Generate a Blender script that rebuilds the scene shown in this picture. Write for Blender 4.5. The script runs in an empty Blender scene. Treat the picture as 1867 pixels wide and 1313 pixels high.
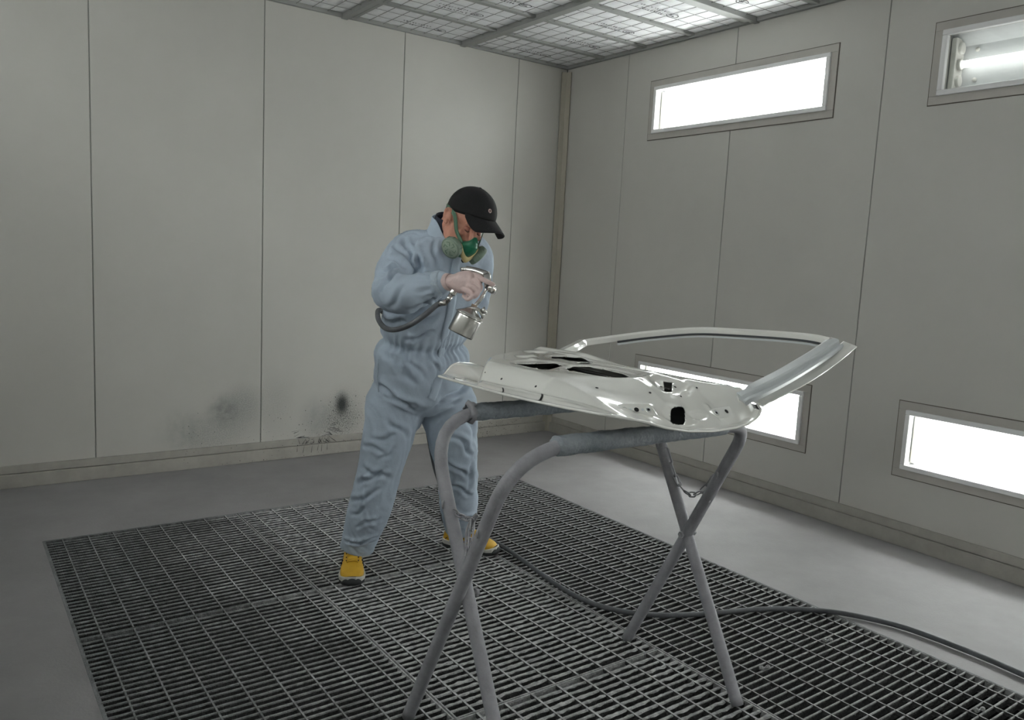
import bpy, bmesh, math, random
import numpy as np
from mathutils import Vector, Matrix, noise as mnoise
R = math.radians
random.seed(7); rng = np.random.RandomState(7)
scn = bpy.context.scene
COL = scn.collection

# ------------------------------------------------------------------ camera
FPX = 1447.15
cam_d = bpy.data.cameras.new('camera'); cam = bpy.data.objects.new('camera', cam_d); COL.objects.link(cam)
cam_d.sensor_fit = 'HORIZONTAL'; cam_d.sensor_width = 36.0; cam_d.lens = FPX/1867*36.0
cam_d.clip_start = 0.05; cam_d.clip_end = 60
yaw, pit, rol = R(53.94178), R(7.26276), R(2.88978)
fw = Vector((math.cos(yaw)*math.cos(pit), math.sin(yaw)*math.cos(pit), -math.sin(pit)))
r0 = Vector((math.sin(yaw), -math.cos(yaw), 0)); u0 = r0.cross(fw)
rt = math.cos(rol)*r0 + math.sin(rol)*u0; up = -math.sin(rol)*r0 + math.cos(rol)*u0
CPOS = Vector((-4.2329, -5.2446, 1.4493))
cam.matrix_world = Matrix(((rt.x, up.x, -fw.x, CPOS.x), (rt.y, up.y, -fw.y, CPOS.y), (rt.z, up.z, -fw.z, CPOS.z), (0, 0, 0, 1)))
scn.camera = cam
# ------------------------------------------------------------------ world and exposure (the booth is closed: only its tubes light it)
w = bpy.data.worlds.new('world'); scn.world = w; w.use_nodes = True
w.node_tree.nodes['Background'].inputs[0].default_value = (0, 0, 0, 1)
w.node_tree.nodes['Background'].inputs[1].default_value = 0.0
vs = scn.view_settings
vs.view_transform = 'Standard'; vs.look = 'None'; vs.gamma = 1.0; vs.use_curve_mapping = False
vs.exposure = 0.73
TUBE = 26.0            # emission of the fluorescent tubes

# ------------------------------------------------------------------ helpers
def at(px, py, d):
    """point seen at a pixel of the photograph, d metres along the view axis"""
    return CPOS + d*(fw + rt*((px-933.5)/FPX) - up*((py-656.5)/FPX))

WM = {}
def link(o, parent=None, wm=None):
    COL.objects.link(o)
    wm = wm if wm is not None else Matrix.Identity(4)
    if parent is not None:
        o.parent = parent
        o.matrix_parent_inverse = WM[parent.name].inverted()
    o.matrix_basis = wm
    WM[o.name] = wm
    return o

def tag(o, label=None, cat=None, group=None, kind=None):
    if label: o['label'] = label
    if cat: o['category'] = cat
    if group: o['group'] = group
    if kind: o['kind'] = kind
    return o

def thing(name, loc, label, cat, group=None):
    o = bpy.data.objects.new(name, None); o.empty_display_size = 0.1
    link(o, None, Matrix.Translation(Vector(loc)))
    return tag(o, label, cat, group)

def mesh(name, verts, faces, mat=None, smooth=False):
    m = bpy.data.meshes.new(name)
    m.from_pydata([tuple(v) for v in verts], [], [tuple(f) for f in faces]); m.update()
    if mat: m.materials.append(mat)
    if smooth: m.polygons.foreach_set('use_smooth', [True]*len(m.polygons))
    return m

def obj(name, me, parent=None, wm=None):
    return link(bpy.data.objects.new(name, me), parent, wm)

class MB:
    def __init__(s): s.v = []; s.f = []
    def add(s, v, f):
        o = len(s.v); s.v += [tuple(x) for x in v]; s.f += [tuple(i+o for i in q) for q in f]; return s
    def box(s, a, b):
        (x0, y0, z0), (x1, y1, z1) = a, b
        x0, x1 = min(x0, x1), max(x0, x1); y0, y1 = min(y0, y1), max(y0, y1); z0, z1 = min(z0, z1), max(z0, z1)
        return s.add([(x0,y0,z0),(x1,y0,z0),(x1,y1,z0),(x0,y1,z0),(x0,y0,z1),(x1,y0,z1),(x1,y1,z1),(x0,y1,z1)],
                     [(0,3,2,1),(4,5,6,7),(0,1,5,4),(1,2,6,5),(2,3,7,6),(3,0,4,7)])
    def tube(s, path, rad, n=12, caps=True, flat=None, upv=None):
        v, f = tube_geo(path, rad, n, caps, flat, upv); return s.add(v, f)
    def build(s, name, mat, parent=None, smooth=False, bevel=0):
        o = obj(name, mesh(name, s.v, s.f, mat, smooth), parent)
        if bevel: bev(o, bevel)
        return o

def bev(o, w, seg=2):
    m = o.modifiers.new('bevel', 'BEVEL'); m.width = w; m.segments = seg; m.limit_method = 'ANGLE'; m.angle_limit = R(40)
    return o

def frames(P, upv=None):
    P = [Vector(p) for p in P]; n = len(P); T = []
    for i in range(n):
        t = (P[min(i+1, n-1)] - P[max(i-1, 0)]); T.append(t.normalized())
    a = Vector(upv) if upv is not None else (Vector((0, 0, 1)) if abs(T[0].z) < .9 else Vector((1, 0, 0)))
    N = []
    for i in range(n):
        a = a - T[i]*a.dot(T[i])
        if a.length < 1e-6: a = Vector((1, 0.3, 0.2)); a -= T[i]*a.dot(T[i])
        a.normalize(); N.append(a.copy())
    return P, T, N

def tube_geo(path, rad, n=12, caps=True, flat=None, upv=None):
    """sweep: rad is a number, a list or a list of (across, along-up) pairs"""
    P, T, N = frames(path, upv); v = []; f = []
    for i, p in enumerate(P):
        r = rad[i] if isinstance(rad, (list, tuple)) else rad
        ra, rb = (r if isinstance(r, (list, tuple)) else (r, r))
        if flat: rb = ra*flat
        B = T[i].cross(N[i])
        for k in range(n):
            a = 2*math.pi*k/n
            v.append(p + B*(ra*math.cos(a)) + N[i]*(rb*math.sin(a)))
    for i in range(len(P)-1):
        for k in range(n):
            k2 = (k+1) % n
            f.append((i*n+k, i*n+k2, (i+1)*n+k2, (i+1)*n+k))
    if caps:
        f.append(tuple(range(n-1, -1, -1))); f.append(tuple((len(P)-1)*n+k for k in range(n)))
    return v, f

def spline(pts, m=10):
    """Catmull-Rom through points"""
    P = [Vector(p) for p in pts]; P = [P[0]*2-P[1]] + P + [P[-1]*2-P[-2]]; out = []
    for i in range(1, len(P)-2):
        a, b, c, d = P[i-1:i+3]
        for k in range(m):
            t = k/m
            out.append(0.5*((2*b) + (c-a)*t + (2*a-5*b+4*c-d)*t*t + (3*b-a-3*c+d)*t**3))
    out.append(P[-2].copy()); return out

def lerp(a, b, t): return a + (b-a)*t
def sstep(a, b, x):
    t = np.clip((x-a)/(b-a), 0, 1); return t*t*(3-2*t)

def apply_mods(o):
    dg = bpy.context.evaluated_depsgraph_get(); me = bpy.data.meshes.new_from_object(o.evaluated_get(dg))
    o.modifiers.clear(); old = o.data; o.data = me; bpy.data.meshes.remove(old); return o

# ------------------------------------------------------------------ materials
def pmat(name, col, rough=.6, metal=0., var=0., vscale=6., bump=0., bscale=60., coat=0., spec=.5, col2=None, detail=4, stretch=None, bdist=.01):
    m = bpy.data.materials.new(name); m.use_nodes = True; nt = m.node_tree; b = nt.nodes['Principled BSDF']
    b.inputs['Base Color'].default_value = (*col, 1); b.inputs['Roughness'].default_value = rough
    b.inputs['Metallic'].default_value = metal; b.inputs['Coat Weight'].default_value = coat
    b.inputs['Coat Roughness'].default_value = .05; b.inputs['Specular IOR Level'].default_value = spec
    tc = nt.nodes.new('ShaderNodeTexCoord'); vec = tc.outputs['Object']
    if stretch:
        mp = nt.nodes.new('ShaderNodeMapping'); mp.inputs['Scale'].default_value = stretch
        nt.links.new(vec, mp.inputs[0]); vec = mp.outputs[0]
    if var or col2:
        n = nt.nodes.new('ShaderNodeTexNoise'); n.inputs['Scale'].default_value = vscale; n.inputs['Detail'].default_value = detail
        n.inputs['Roughness'].default_value = .65
        nt.links.new(vec, n.inputs['Vector'])
        rp = nt.nodes.new('ShaderNodeMapRange'); rp.inputs[1].default_value = .3; rp.inputs[2].default_value = .7
        nt.links.new(n.outputs[0], rp.inputs[0])
        mx = nt.nodes.new('ShaderNodeMix'); mx.data_type = 'RGBA'
        c2 = col2 if col2 else tuple(c*(1-var) for c in col); c1 = col if col2 else tuple(min(1, c*(1+var)) for c in col)
        mx.inputs[6].default_value = (*c2, 1); mx.inputs[7].default_value = (*c1, 1)
        nt.links.new(rp.outputs[0], mx.inputs[0]); nt.links.new(mx.outputs[2], b.inputs['Base Color'])
    if bump:
        n2 = nt.nodes.new('ShaderNodeTexNoise'); n2.inputs['Scale'].default_value = bscale; n2.inputs['Detail'].default_value = 3
        nt.links.new(vec, n2.inputs['Vector'])
        bp = nt.nodes.new('ShaderNodeBump'); bp.inputs['Strength'].default_value = bump; bp.inputs['Distance'].default_value = bdist
        nt.links.new(n2.outputs[0], bp.inputs['Height']); nt.links.new(bp.outputs[0], b.inputs['Normal'])
    return m

M = {}
WALLC = (.508, .50, .468)
M['wall'] = pmat('wall_paint', WALLC, .45, var=.035, vscale=1.3, bump=.05, bscale=180)
M['seam'] = pmat('seam_filler', (.23, .235, .215), .7)
M['backing'] = pmat('wall_backing', (.08, .08, .075), .8)
M['kick'] = pmat('kick_plate', (.365, .35, .318), .55, var=.10, vscale=9)
M['post'] = pmat('corner_post_paint', (.37, .345, .285), .5, var=.06, vscale=5)
M['flange'] = pmat('flange_paint', (.44, .42, .39), .5, var=.05, vscale=7)
M['frame'] = pmat('frame_paint', (.80, .80, .80), .45, var=.03, vscale=7)
M['caulk'] = pmat('caulk', (.10, .085, .065), .8)
M['reflector'] = pmat('reflector_white', (.62, .63, .64), .4)
M['holder'] = pmat('holder_white', (.74, .72, .68), .4)
M['floor'] = pmat('floor_concrete', (.298, .290, .298), .75, col2=(.235, .229, .236), vscale=2.6, detail=8, bump=.12, bscale=90)
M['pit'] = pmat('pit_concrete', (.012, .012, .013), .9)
M['steel'] = pmat('grating_steel', (.27, .275, .285), .75, var=.25, vscale=14, bump=.4, bscale=160)
M['crust'] = pmat('grating_crust', (.32, .32, .325), .9, var=.35, vscale=30, bump=.8, bscale=220)
M['darksteel'] = pmat('grating_dark', (.17, .178, .185), .7, var=.3, vscale=12, bump=.4, bscale=160)
def grating_mat():
    m = pmat('grating_overspray', (.30, .305, .315), .85, bump=.6, bscale=190); nt = m.node_tree; b = nt.nodes['Principled BSDF']
    g = nt.nodes.new('ShaderNodeNewGeometry'); sx = nt.nodes.new('ShaderNodeSeparateXYZ'); nt.links.new(g.outputs['Position'], sx.inputs[0])
    n = nt.nodes.new('ShaderNodeTexNoise'); n.inputs['Scale'].default_value = 3.2; n.inputs['Detail'].default_value = 7; nt.links.new(g.outputs['Position'], n.inputs['Vector'])
    # overspray lies thickest along the middle of the pit
    ad = nt.nodes.new('ShaderNodeMath'); ad.operation = 'MULTIPLY_ADD'; ad.inputs[1].default_value = 1.5; nt.links.new(n.outputs[0], ad.inputs[0]); nt.links.new(sx.outputs[0], ad.inputs[2])
    r_ = nt.nodes.new('ShaderNodeValToRGB'); mr = nt.nodes.new('ShaderNodeMapRange'); mr.inputs[1].default_value = -3.2; mr.inputs[2].default_value = -.3
    nt.links.new(ad.outputs[0], mr.inputs[0]); nt.links.new(mr.outputs[0], r_.inputs[0])
    el = r_.color_ramp.elements; el[0].position = .0; el[0].color = (.20, .21, .215, 1); el[1].position = 1; el[1].color = (.36, .365, .37, 1)
    for p, c in ((.22, .22), (.36, .46), (.55, .44), (.75, .34)):
        e = el.new(p); e.color = (c, c*1.005, c*1.02, 1)
    f2 = nt.nodes.new('ShaderNodeTexNoise'); f2.inputs['Scale'].default_value = 45; f2.inputs['Detail'].default_value = 4; nt.links.new(g.outputs['Position'], f2.inputs['Vector'])
    mr2 = nt.nodes.new('ShaderNodeMapRange'); mr2.inputs[1].default_value = .35; mr2.inputs[2].default_value = .65; mr2.inputs[3].default_value = .65; mr2.inputs[4].default_value = 1.15; nt.links.new(f2.outputs[0], mr2.inputs[0])
    mu = nt.nodes.new('ShaderNodeVectorMath'); mu.operation = 'SCALE'; nt.links.new(r_.outputs[0], mu.inputs[0]); nt.links.new(mr2.outputs[0], mu.inputs['Scale'])
    nt.links.new(mu.outputs[0], b.inputs['Base Color']); return m
M['grating'] = grating_mat()
M['bar_shade'] = pmat('grating_bar_shade', (.085, .088, .09), .85, col2=(.035, .036, .037), vscale=70, bump=.8, bscale=200)  # shade in the gaps, put into the colour of the bar sides
M['rail'] = pmat('ceiling_rail_paint', (.29, .295, .285), .55, var=.05)
M['filter'] = pmat('filter_fibre', (.84, .845, .86), .95, var=.03, vscale=30, bump=.2, bscale=260)
M['wire'] = pmat('filter_wire', (.17, .17, .17), .6)
M['ink'] = pmat('print_ink', (.06, .06, .07), .8)
M['dark'] = pmat('gap_dark', (.012, .012, .012), .9)
M['tubesteel'] = pmat('stand_paint', (.31, .31, .335), .62, var=.16, vscale=16, bump=.12, bscale=140)
M['sleeve'] = pmat('sleeve_foam', (.19, .225, .25), .7, col2=(.36, .39, .42), vscale=11, detail=8, bump=.7, bscale=60)
M['chain'] = pmat('chain_steel', (.36, .36, .38), .55, metal=.3, var=.2, vscale=40)
M['hose'] = pmat('hose_rubber', (.10, .106, .115), .6, var=.25, vscale=18, bump=.1, bscale=200)
M['soot'] = pmat('splatter_paint', (.03, .032, .033), .6)

# glass: thin clear pane
def glass_mat():
    m = bpy.data.materials.new('lamp_glass'); m.use_nodes = True; nt = m.node_tree; nt.nodes.clear()
    o = nt.nodes.new('ShaderNodeOutputMaterial'); t = nt.nodes.new('ShaderNodeBsdfTransparent'); g = nt.nodes.new('ShaderNodeBsdfGlossy')
    t.inputs[0].default_value = (.96, .98, .97, 1); g.inputs['Roughness'].default_value = .03
    mx = nt.nodes.new('ShaderNodeMixShader'); mx.inputs[0].default_value = .05
    nt.links.new(t.outputs[0], mx.inputs[1]); nt.links.new(g.outputs[0], mx.inputs[2]); nt.links.new(mx.outputs[0], o.inputs[0]); return m
M['glass'] = glass_mat()
def emis(name, col, s):
    m = bpy.data.materials.new(name); m.use_nodes = True; nt = m.node_tree; nt.nodes.clear()
    o = nt.nodes.new('ShaderNodeOutputMaterial'); e = nt.nodes.new('ShaderNodeEmission')
    e.inputs[0].default_value = (*col, 1); e.inputs[1].default_value = s; nt.links.new(e.outputs[0], o.inputs[0]); return m
M['tube'] = emis('fluorescent_tube', (1.0, 1.0, .985), TUBE)
M['tube_dim'] = emis('fluorescent_tube_dim', (1.0, 1.0, .97), TUBE*.10)  # weaker emission, keeps the inside of its fixture from burning out

# left wall: overspray stains (soot spot, grey haze, washed halo) at their places on the wall
def stained_wall():
    m = M['wall'].copy(); m.name = 'wall_paint_stained'; nt = m.node_tree; b = nt.nodes['Principled BSDF']
    src = b.inputs['Base Color'].links[0].from_socket
    tc = [n for n in nt.nodes if n.type == 'TEX_COORD'][0]
    def noise(scale, detail=6):
        n = nt.nodes.new('ShaderNodeTexNoise'); n.inputs['Scale'].default_value = scale; n.inputs['Detail'].default_value = detail
        nt.links.new(tc.outputs['Object'], n.inputs['Vector']); return n.outputs[0]
    fine, mid = noise(140, 2), noise(22, 5)
    cur = src
    def spot(c, rx, rz, strength, col, grain, sharp=2.0):
        nonlocal cur
        mp = nt.nodes.new('ShaderNodeMapping'); mp.inputs['Location'].default_value = (-c[0]/rx, 0, -c[1]/rz); mp.inputs['Scale'].default_value = (1/rx, 0.001, 1/rz)
        nt.links.new(tc.outputs['Object'], mp.inputs[0])
        ln = nt.nodes.new('ShaderNodeVectorMath'); ln.operation = 'LENGTH'; nt.links.new(mp.outputs[0], ln.inputs[0])
        mr = nt.nodes.new('ShaderNodeMapRange'); mr.interpolation_type = 'SMOOTHERSTEP'; mr.inputs[1].default_value = 1.0; mr.inputs[2].default_value = 0.0
        nt.links.new(ln.outputs['Value'], mr.inputs[0])
        gr = nt.nodes.new('ShaderNodeMapRange'); gr.inputs[1].default_value = .38; gr.inputs[2].default_value = .62; gr.inputs[3].default_value = 1-grain; gr.inputs[4].default_value = 1
        nt.links.new(fine if sharp > 1 else mid, gr.inputs[0])
        mu = nt.nodes.new('ShaderNodeMath'); mu.operation = 'MULTIPLY'; nt.links.new(mr.outputs[0], mu.inputs[0]); nt.links.new(gr.outputs[0], mu.inputs[1])
        m2 = nt.nodes.new('ShaderNodeMath'); m2.operation = 'MULTIPLY'; m2.inputs[1].default_value = strength; nt.links.new(mu.outputs[0], m2.inputs[0]); m2.use_clamp = True
        mx = nt.nodes.new('ShaderNodeMix'); mx.data_type = 'RGBA'; mx.inputs[7].default_value = (*col, 1)
        nt.links.new(m2.outputs[0], mx.inputs[0]); nt.links.new(cur, mx.inputs[6]); cur = mx.outputs[2]
    sc = (.02, .025, .024)
    spot((-1.905, .352), .085, .135, 1.15, sc, .15)
    spot((-1.90, .30), .22, .26, .55, sc, .85)
    spot((-1.93, .20), .32, .2, .35, sc, .95)
    spot((-2.10, .27), .19, .24, .34, (.12, .14, .15), .35, .5)
    spot((-2.74, .36), .16, .17, .62, (.115, .13, .128), .5, .5)
    spot((-2.62, .38), .20, .24, .50, (.12, .14, .14), .6)
    spot((-2.80, .20), .34, .22, .40, (.11, .13, .13), .75)
    spot((-2.98, .25), .24, .22, .30, (.13, .16, .15), .6, .5)
    spot((-2.40, .40), .22, .3, .22, (.14, .15, .15), .6)
    nt.links.new(cur, b.inputs['Base Color']); return m
M['wall_stained'] = stained_wall()

# ------------------------------------------------------------------ the booth
H = 3.0; WX = -5.0; YB = -7.3
GX0, GX1, GY0, GY1 = -3.865, -1.15, -4.415, -1.02     # pit under the grating
# floor around the pit
mb = MB()
for a, b in (((WX-.2, GY1, -.06), (.2, .2, 0)), ((WX-.2, YB-.2, -.06), (.2, GY0, 0)), ((WX-.2, GY0, -.06), (GX0, GY1, 0)), ((GX1, GY0, -.06), (.2, GY1, 0))):
    mb.box(a, b)
floor = tag(mb.build('floor', M['floor']), 'grey dusty concrete booth floor', kind='structure')
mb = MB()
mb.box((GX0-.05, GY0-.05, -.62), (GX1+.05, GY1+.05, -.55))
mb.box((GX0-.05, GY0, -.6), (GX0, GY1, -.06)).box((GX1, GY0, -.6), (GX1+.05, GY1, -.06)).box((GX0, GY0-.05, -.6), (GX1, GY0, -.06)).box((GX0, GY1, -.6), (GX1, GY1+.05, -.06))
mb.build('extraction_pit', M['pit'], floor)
# angle-iron ledge round the opening and bearers under the panels
mb = MB()
mb.box((GX0-.004, GY0, -.05), (GX0+.004, GY1, .002)).box((GX1-.004, GY0, -.05), (GX1+.004, GY1, .002)).box((GX0, GY1-.004, -.05), (GX1, GY1+.004, .002)).box((GX0, GY0-.004, -.05), (GX1, GY0+.004, .002))
mb.build('edge_angle', M['darksteel'], floor)
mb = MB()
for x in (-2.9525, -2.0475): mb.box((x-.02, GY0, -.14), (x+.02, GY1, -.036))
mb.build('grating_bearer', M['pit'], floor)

# walls: a dark backing with separate sandwich panels
def wall(name, T, n, L, seams, openings, mat, label):
    """T maps (a along, b up, c out into the room) to the world"""
    mb = MB()
    def bx(mb, a0, a1, b0, b1, c0, c1):
        P = [T(a, b, c) for a in (a0, a1) for b in (b0, b1) for c in (c0, c1)]
        lo = [min(p[i] for p in P) for i in range(3)]; hi = [max(p[i] for p in P) for i in range(3)]
        mb.box(lo, hi)
    bx(mb, -.2, L+.2, -.05, H+.25, -.25, -.2)
    wl = tag(mb.build(name, M['backing']), label, kind='structure')
    ed = [0]+list(seams)+[L]
    for i in range(len(ed)-1):
        a0, a1 = ed[i]+.003, ed[i+1]-.003
        A = sorted({a0, a1} | {min(max(v, a0), a1) for o in openings for v in o[:2]})
        B = sorted({0.0, H+.02} | {v for o in openings for v in o[2:] if any(q[0] < a1 and q[1] > a0 for q in openings)})
        mb = MB(); bm = bmesh.new(); vd = {}
        def vert(a, b):
            k = (round(a, 4), round(b, 4))
            if k not in vd: vd[k] = bm.verts.new(T(a, b, 0))
            return vd[k]
        for x in range(len(A)-1):
            for y in range(len(B)-1):
                ca, cb = (A[x]+A[x+1])/2, (B[y]+B[y+1])/2
                if any(o[0] < ca < o[1] and o[2] < cb < o[3] for o in openings): continue
                bm.faces.new([vert(A[x], B[y]), vert(A[x+1], B[y]), vert(A[x+1], B[y+1]), vert(A[x], B[y+1])])
        nv = Vector(T(0, 0, 1))-Vector(T(0, 0, 0))
        bmesh.ops.recalc_face_normals(bm, faces=bm.faces)
        bm.normal_update()
        if bm.faces[:] and sum(f.normal.dot(nv) for f in bm.faces) < 0: bmesh.ops.reverse_faces(bm, faces=bm.faces)
        ext = bmesh.ops.extrude_face_region(bm, geom=bm.faces[:])
        bmesh.ops.translate(bm, vec=-nv*.05, verts=[v for v in ext['geom'] if isinstance(v, bmesh.types.BMVert)])
        bmesh.ops.recalc_face_normals(bm, faces=bm.faces)
        me = bpy.data.meshes.new('wall_panel'); bm.to_mesh(me); bm.free(); me.materials.append(mat)
        o = obj('wall_panel', me, wl); bev(o, .003, 2)
    for q in seams:
        lv = [0]+sorted(v for o in openings if o[0] < q < o[1] for v in o[2:])+[H+.02]; mb = MB()
        for b0, b1 in zip(lv[::2], lv[1::2]): bx(mb, q-.0035, q+.0035, b0, b1, -.040, -.0045)
        mb.build('seam_filler', M['seam'], wl)
    return wl

T_left = lambda a, b, c: (-a, -c, b)
T_right = lambda a, b, c: (-c, -a, b)
T_opp = lambda a, b, c: (WX+c, -a, b)
T_back = lambda a, b, c: (-a, YB+c, b)
FH, FL, IN = .413, 1.487, .05      # fixture outer height, length; the panel hole is a little smaller
fix = [(.972, 2.352), (3.008, 2.350), (1.008, .372), (3.040, .378), (5.05, 2.352), (5.07, .375)]
ops = [(a+IN, a+FL-IN, b+IN, b+FH-IN) for a, b in fix]
sR = (.72, 1.72, 2.745, 3.75, 4.78, 5.8, 6.8); sL = (.49, 1.49, 2.49, 3.49, 4.49)
wl_left = wall('wall_left', T_left, None, 5.0, sL, [], M['wall_stained'], 'pale grey-green panelled wall with soot stains low down')
wl_right = wall('wall_right', T_right, None, 7.3, sR, ops, M['wall'], 'pale grey-green panelled wall holding the light boxes')
wl_opp = wall('wall_opposite', T_opp, None, 7.3, sR, ops, M['wall'], 'panelled wall facing the light-box wall')
wl_back = wall('wall_back', T_back, None, 5.0, sL, [], M['wall'], 'panelled wall behind the viewer')

# skirting: kick plate and a strip above it, and the corner post
n = 0
for nm, T, L in (('left', T_left, 5.0), ('right', T_right, 7.3), ('opposite', T_opp, 7.3), ('back', T_back, 5.0)):
    mb = MB()
    def bx(mb, a0, a1, b0, b1, c0, c1):
        P = [T(a, b, c) for a in (a0, a1) for b in (b0, b1) for c in (c0, c1)]
        mb.box([min(p[i] for p in P) for i in range(3)], [max(p[i] for p in P) for i in range(3)])
    bx(mb, 0, L, 0, .081, 0.0005, .022)
    o = tag(mb.build('baseboard_'+nm, M['kick'], bevel=.003), 'dirty beige kick plate along the wall foot', kind='structure')
    mb = MB(); bx(mb, 0, L, .084, .131, 0.0005, .014)
    mb.build('cover_strip', M['kick'], o, bevel=.002)
mb = MB()
v = [(-.062, -.004, 0), (-.066, -.014, 0), (-.03, -.030, 0), (-.014, -.066, 0), (-.004, -.062, 0), (-.0005, -.0005, 0)]
f = [(0, 1, 2, 3, 4, 5)]; nn = len(v)
v2 = v + [(x, y, H-.03) for x, y, z in v]
f = [tuple(range(nn)), tuple(range(2*nn-1, nn-1, -1))] + [(i, i+nn, (i+1) % nn+nn, (i+1) % nn) for i in range(nn)]
mb.add(v2, f)
tag(mb.build('trim_1', M['post']), 'yellowed beige cove post in the room corner', kind='structure')

# paint runs splattered round the washed patch, and specks, on the left wall and its skirting
mb = MB()
cx, cz = -2.10, .20
def streak(x0, z0, x1, z1, wd, y):
    d = Vector((x1-x0, 0, z1-z0)); q = Vector((-d.z, 0, d.x)).normalized()*wd
    a, b = Vector((x0, y, z0)), Vector((x1, y, z1)); m = a.lerp(b, .75)+Vector((0, -.0008, 0))
    mb.add([a-q*.35, a+q*.35, m+q*1.1-Vector((0, 0, 0)), b, m-q*1.1, a.lerp(b, .4)+Vector((0, -.0012, 0))], [(0, 1, 5), (1, 2, 5), (2, 3, 5), (3, 4, 5), (4, 0, 5)])
rs = random.Random(3)
for k in range(46):
    a = rs.uniform(R(-178), R(14)); r1 = rs.uniform(.085, .13); r2 = r1+rs.uniform(.015, .10)
    x0, z0 = cx+r1*math.cos(a), cz+r1*math.sin(a)*.9; x1, z1 = cx+r2*math.cos(a), cz+r2*math.sin(a)*1.05
    if z1 < .002: z1 = .004
    yy = -.0008
    if z1 < .13 and z0 > .13: z1 = .134
    if z0 < .131: yy = -.0152
    if z0 < .083: yy = -.0232
    if z0 < .131 and z1 < .083 < z0: z1 = .086
    streak(x0, z0, x1, z1, rs.uniform(.0008, .0022), yy)
for x in (-2.24, -2.19, -2.13, -2.085, -2.06, -2.02):
    streak(x, .078, x-.01*rs.random(), rs.uniform(.012, .04), .0015, -.0232); streak(x+.01, .128, x+rs.uniform(-.03, .03), .088, .0015, -.0152)
def speck(x, z, r):
    y = -.0008 if z > .132 else (-.0152 if z > .084 else -.0232)
    n = 6; P = [(x+r*math.cos(i*math.pi/3)*rs.uniform(.6, 1.2), y, z+r*math.sin(i*math.pi/3)*rs.uniform(.7, 1.5)) for i in range(n)]
    mb.add(P+[(x, y-.0008, z)], [(i, (i+1) % n, n) for i in range(n)])
for k in range(150):
    speck(rs.gauss(-1.86, .10), max(.01, rs.gauss(.27, .10)), rs.uniform(.001, .0034))
for k in range(90): speck(rs.gauss(-2.1, .22), max(.01, rs.gauss(.17, .1)), rs.uniform(.001, .0035))
for k in range(110): speck(rs.gauss(-.58, .16), max(.008, rs.gauss(.075, .055)), rs.uniform(.001, .0036))
for k in range(60): speck(rs.uniform(-3.0, -2.3), max(.01, rs.gauss(.16, .12)), rs.uniform(.001, .003))
sp = mb.build('paint_splatter', M['soot'], wl_left); tag(sp, 'black paint runs and specks splattered on the wall', kind='stuff')

# ------------------------------------------------------------------ ceiling: rails, filters, wire grids
mb = MB(); mb.box((WX-.2, YB-.2, H+.12), (.2, .2, H+.2))
ceil = tag(mb.build('ceiling', M['backing']), 'ceiling of white filter mats in a grey rail grid', kind='structure')
beams = [-.985, -1.925, -2.865, -3.805, -4.745]
yr = [-.455, -.905, -1.355, -1.835, -2.30, -2.755, -3.21, -3.70, -4.16, -4.62, -5.08, -5.57, -6.03, -6.49, -6.95]
def rail(*bx_):
    mb = MB()
    for a, b in bx_: mb.box(a, b)
    return mb.build('ceiling_rail', M['rail'], ceil, bevel=.002)
for x in beams:
    rail(((x-.050, YB, H-.012), (x-.006, 0, H+.05)), ((x+.022, YB, H+.006), (x+.050, 0, H+.05)))
    mb = MB(); mb.box((x-.006, YB, H+.03), (x+.022, 0, H+.05)); mb.build('rail_gap', M['dark'], ceil)
for i, y in enumerate(yr):
    if i % 4 == 3:
        rail(((WX, y-.048, H-.010), (0, y-.010, H+.05)), ((WX, y+.014, H+.003), (0, y+.050, H+.05)))
        mb = MB(); mb.box((WX, y-.010, H+.028), (0, y+.014, H+.05)); mb.build('rail_gap', M['dark'], ceil)
    else: rail(((WX, y-.021, H+.004), (0, y+.021, H+.05)))
rail(((WX, -.026, H-.004), (0, -.0005, H+.05))); rail(((-.030, YB, H-.004), (-.0005, -.026, H+.05))); rail(((WX+.0005, YB, H-.004), (WX+.030, -.026, H+.05)))
xe = [(-.030, -.935)] + [(b-.050, c+.050) for b, c in zip(beams, beams[1:])] + [(beams[-1]-.050, WX+.030)]
ye = []
prev = -.026
for i, y in enumerate(yr):
    hw = (.050, .048) if i % 4 == 3 else (.021, .021)
    ye.append((prev, y+hw[0])); prev = y-hw[1]
ye.append((prev, YB))
fcache = {}
rf = random.Random(11)
def filter_mesh(w_, d_):
    k = (round(w_, 3), round(d_, 3))
    if k in fcache: return fcache[k]
    nx, ny = max(2, round(w_/.0535)), max(2, round(d_/.0725)); V = []; F = []
    sx, sy = .107, .145
    for j in range(ny*2+1):
        for i in range(nx*2+1):
            x, y = -w_*i/(nx*2), -d_*j/(ny*2)
            b = abs(math.sin(math.pi*x/sx)) * abs(math.sin(math.pi*y/sy))
            e = min(min(-x, w_+x), min(-y, d_+y)); q = min(1, e/.03)
            V.append((x, y, -.010*b*q + mnoise.noise(Vector((x*20, y*20, w_)))*.003))
    W_ = nx*2+1
    for j in range(ny*2):
        for i in range(nx*2): F.append((j*W_+i, (j+1)*W_+i, (j+1)*W_+i+1, j*W_+i+1))
    fm = mesh('filter_panel', V, F, M['filter'], True)
    mb = MB()
    x = -sx
    while x > -w_+.02: mb.tube([(x, .0, -.004), (x, -d_, -.004)], .0017, 5, False); x -= sx
    y = -sy
    while y > -d_+.02: mb.tube([(0, y, -.0065), (-w_, y, -.0065)], .0013, 5, False); y -= sy
    wm_ = mesh('wire_grid', mb.v, mb.f, M['wire'])
    fcache[k] = (fm, wm_); return fcache[k]
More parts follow.
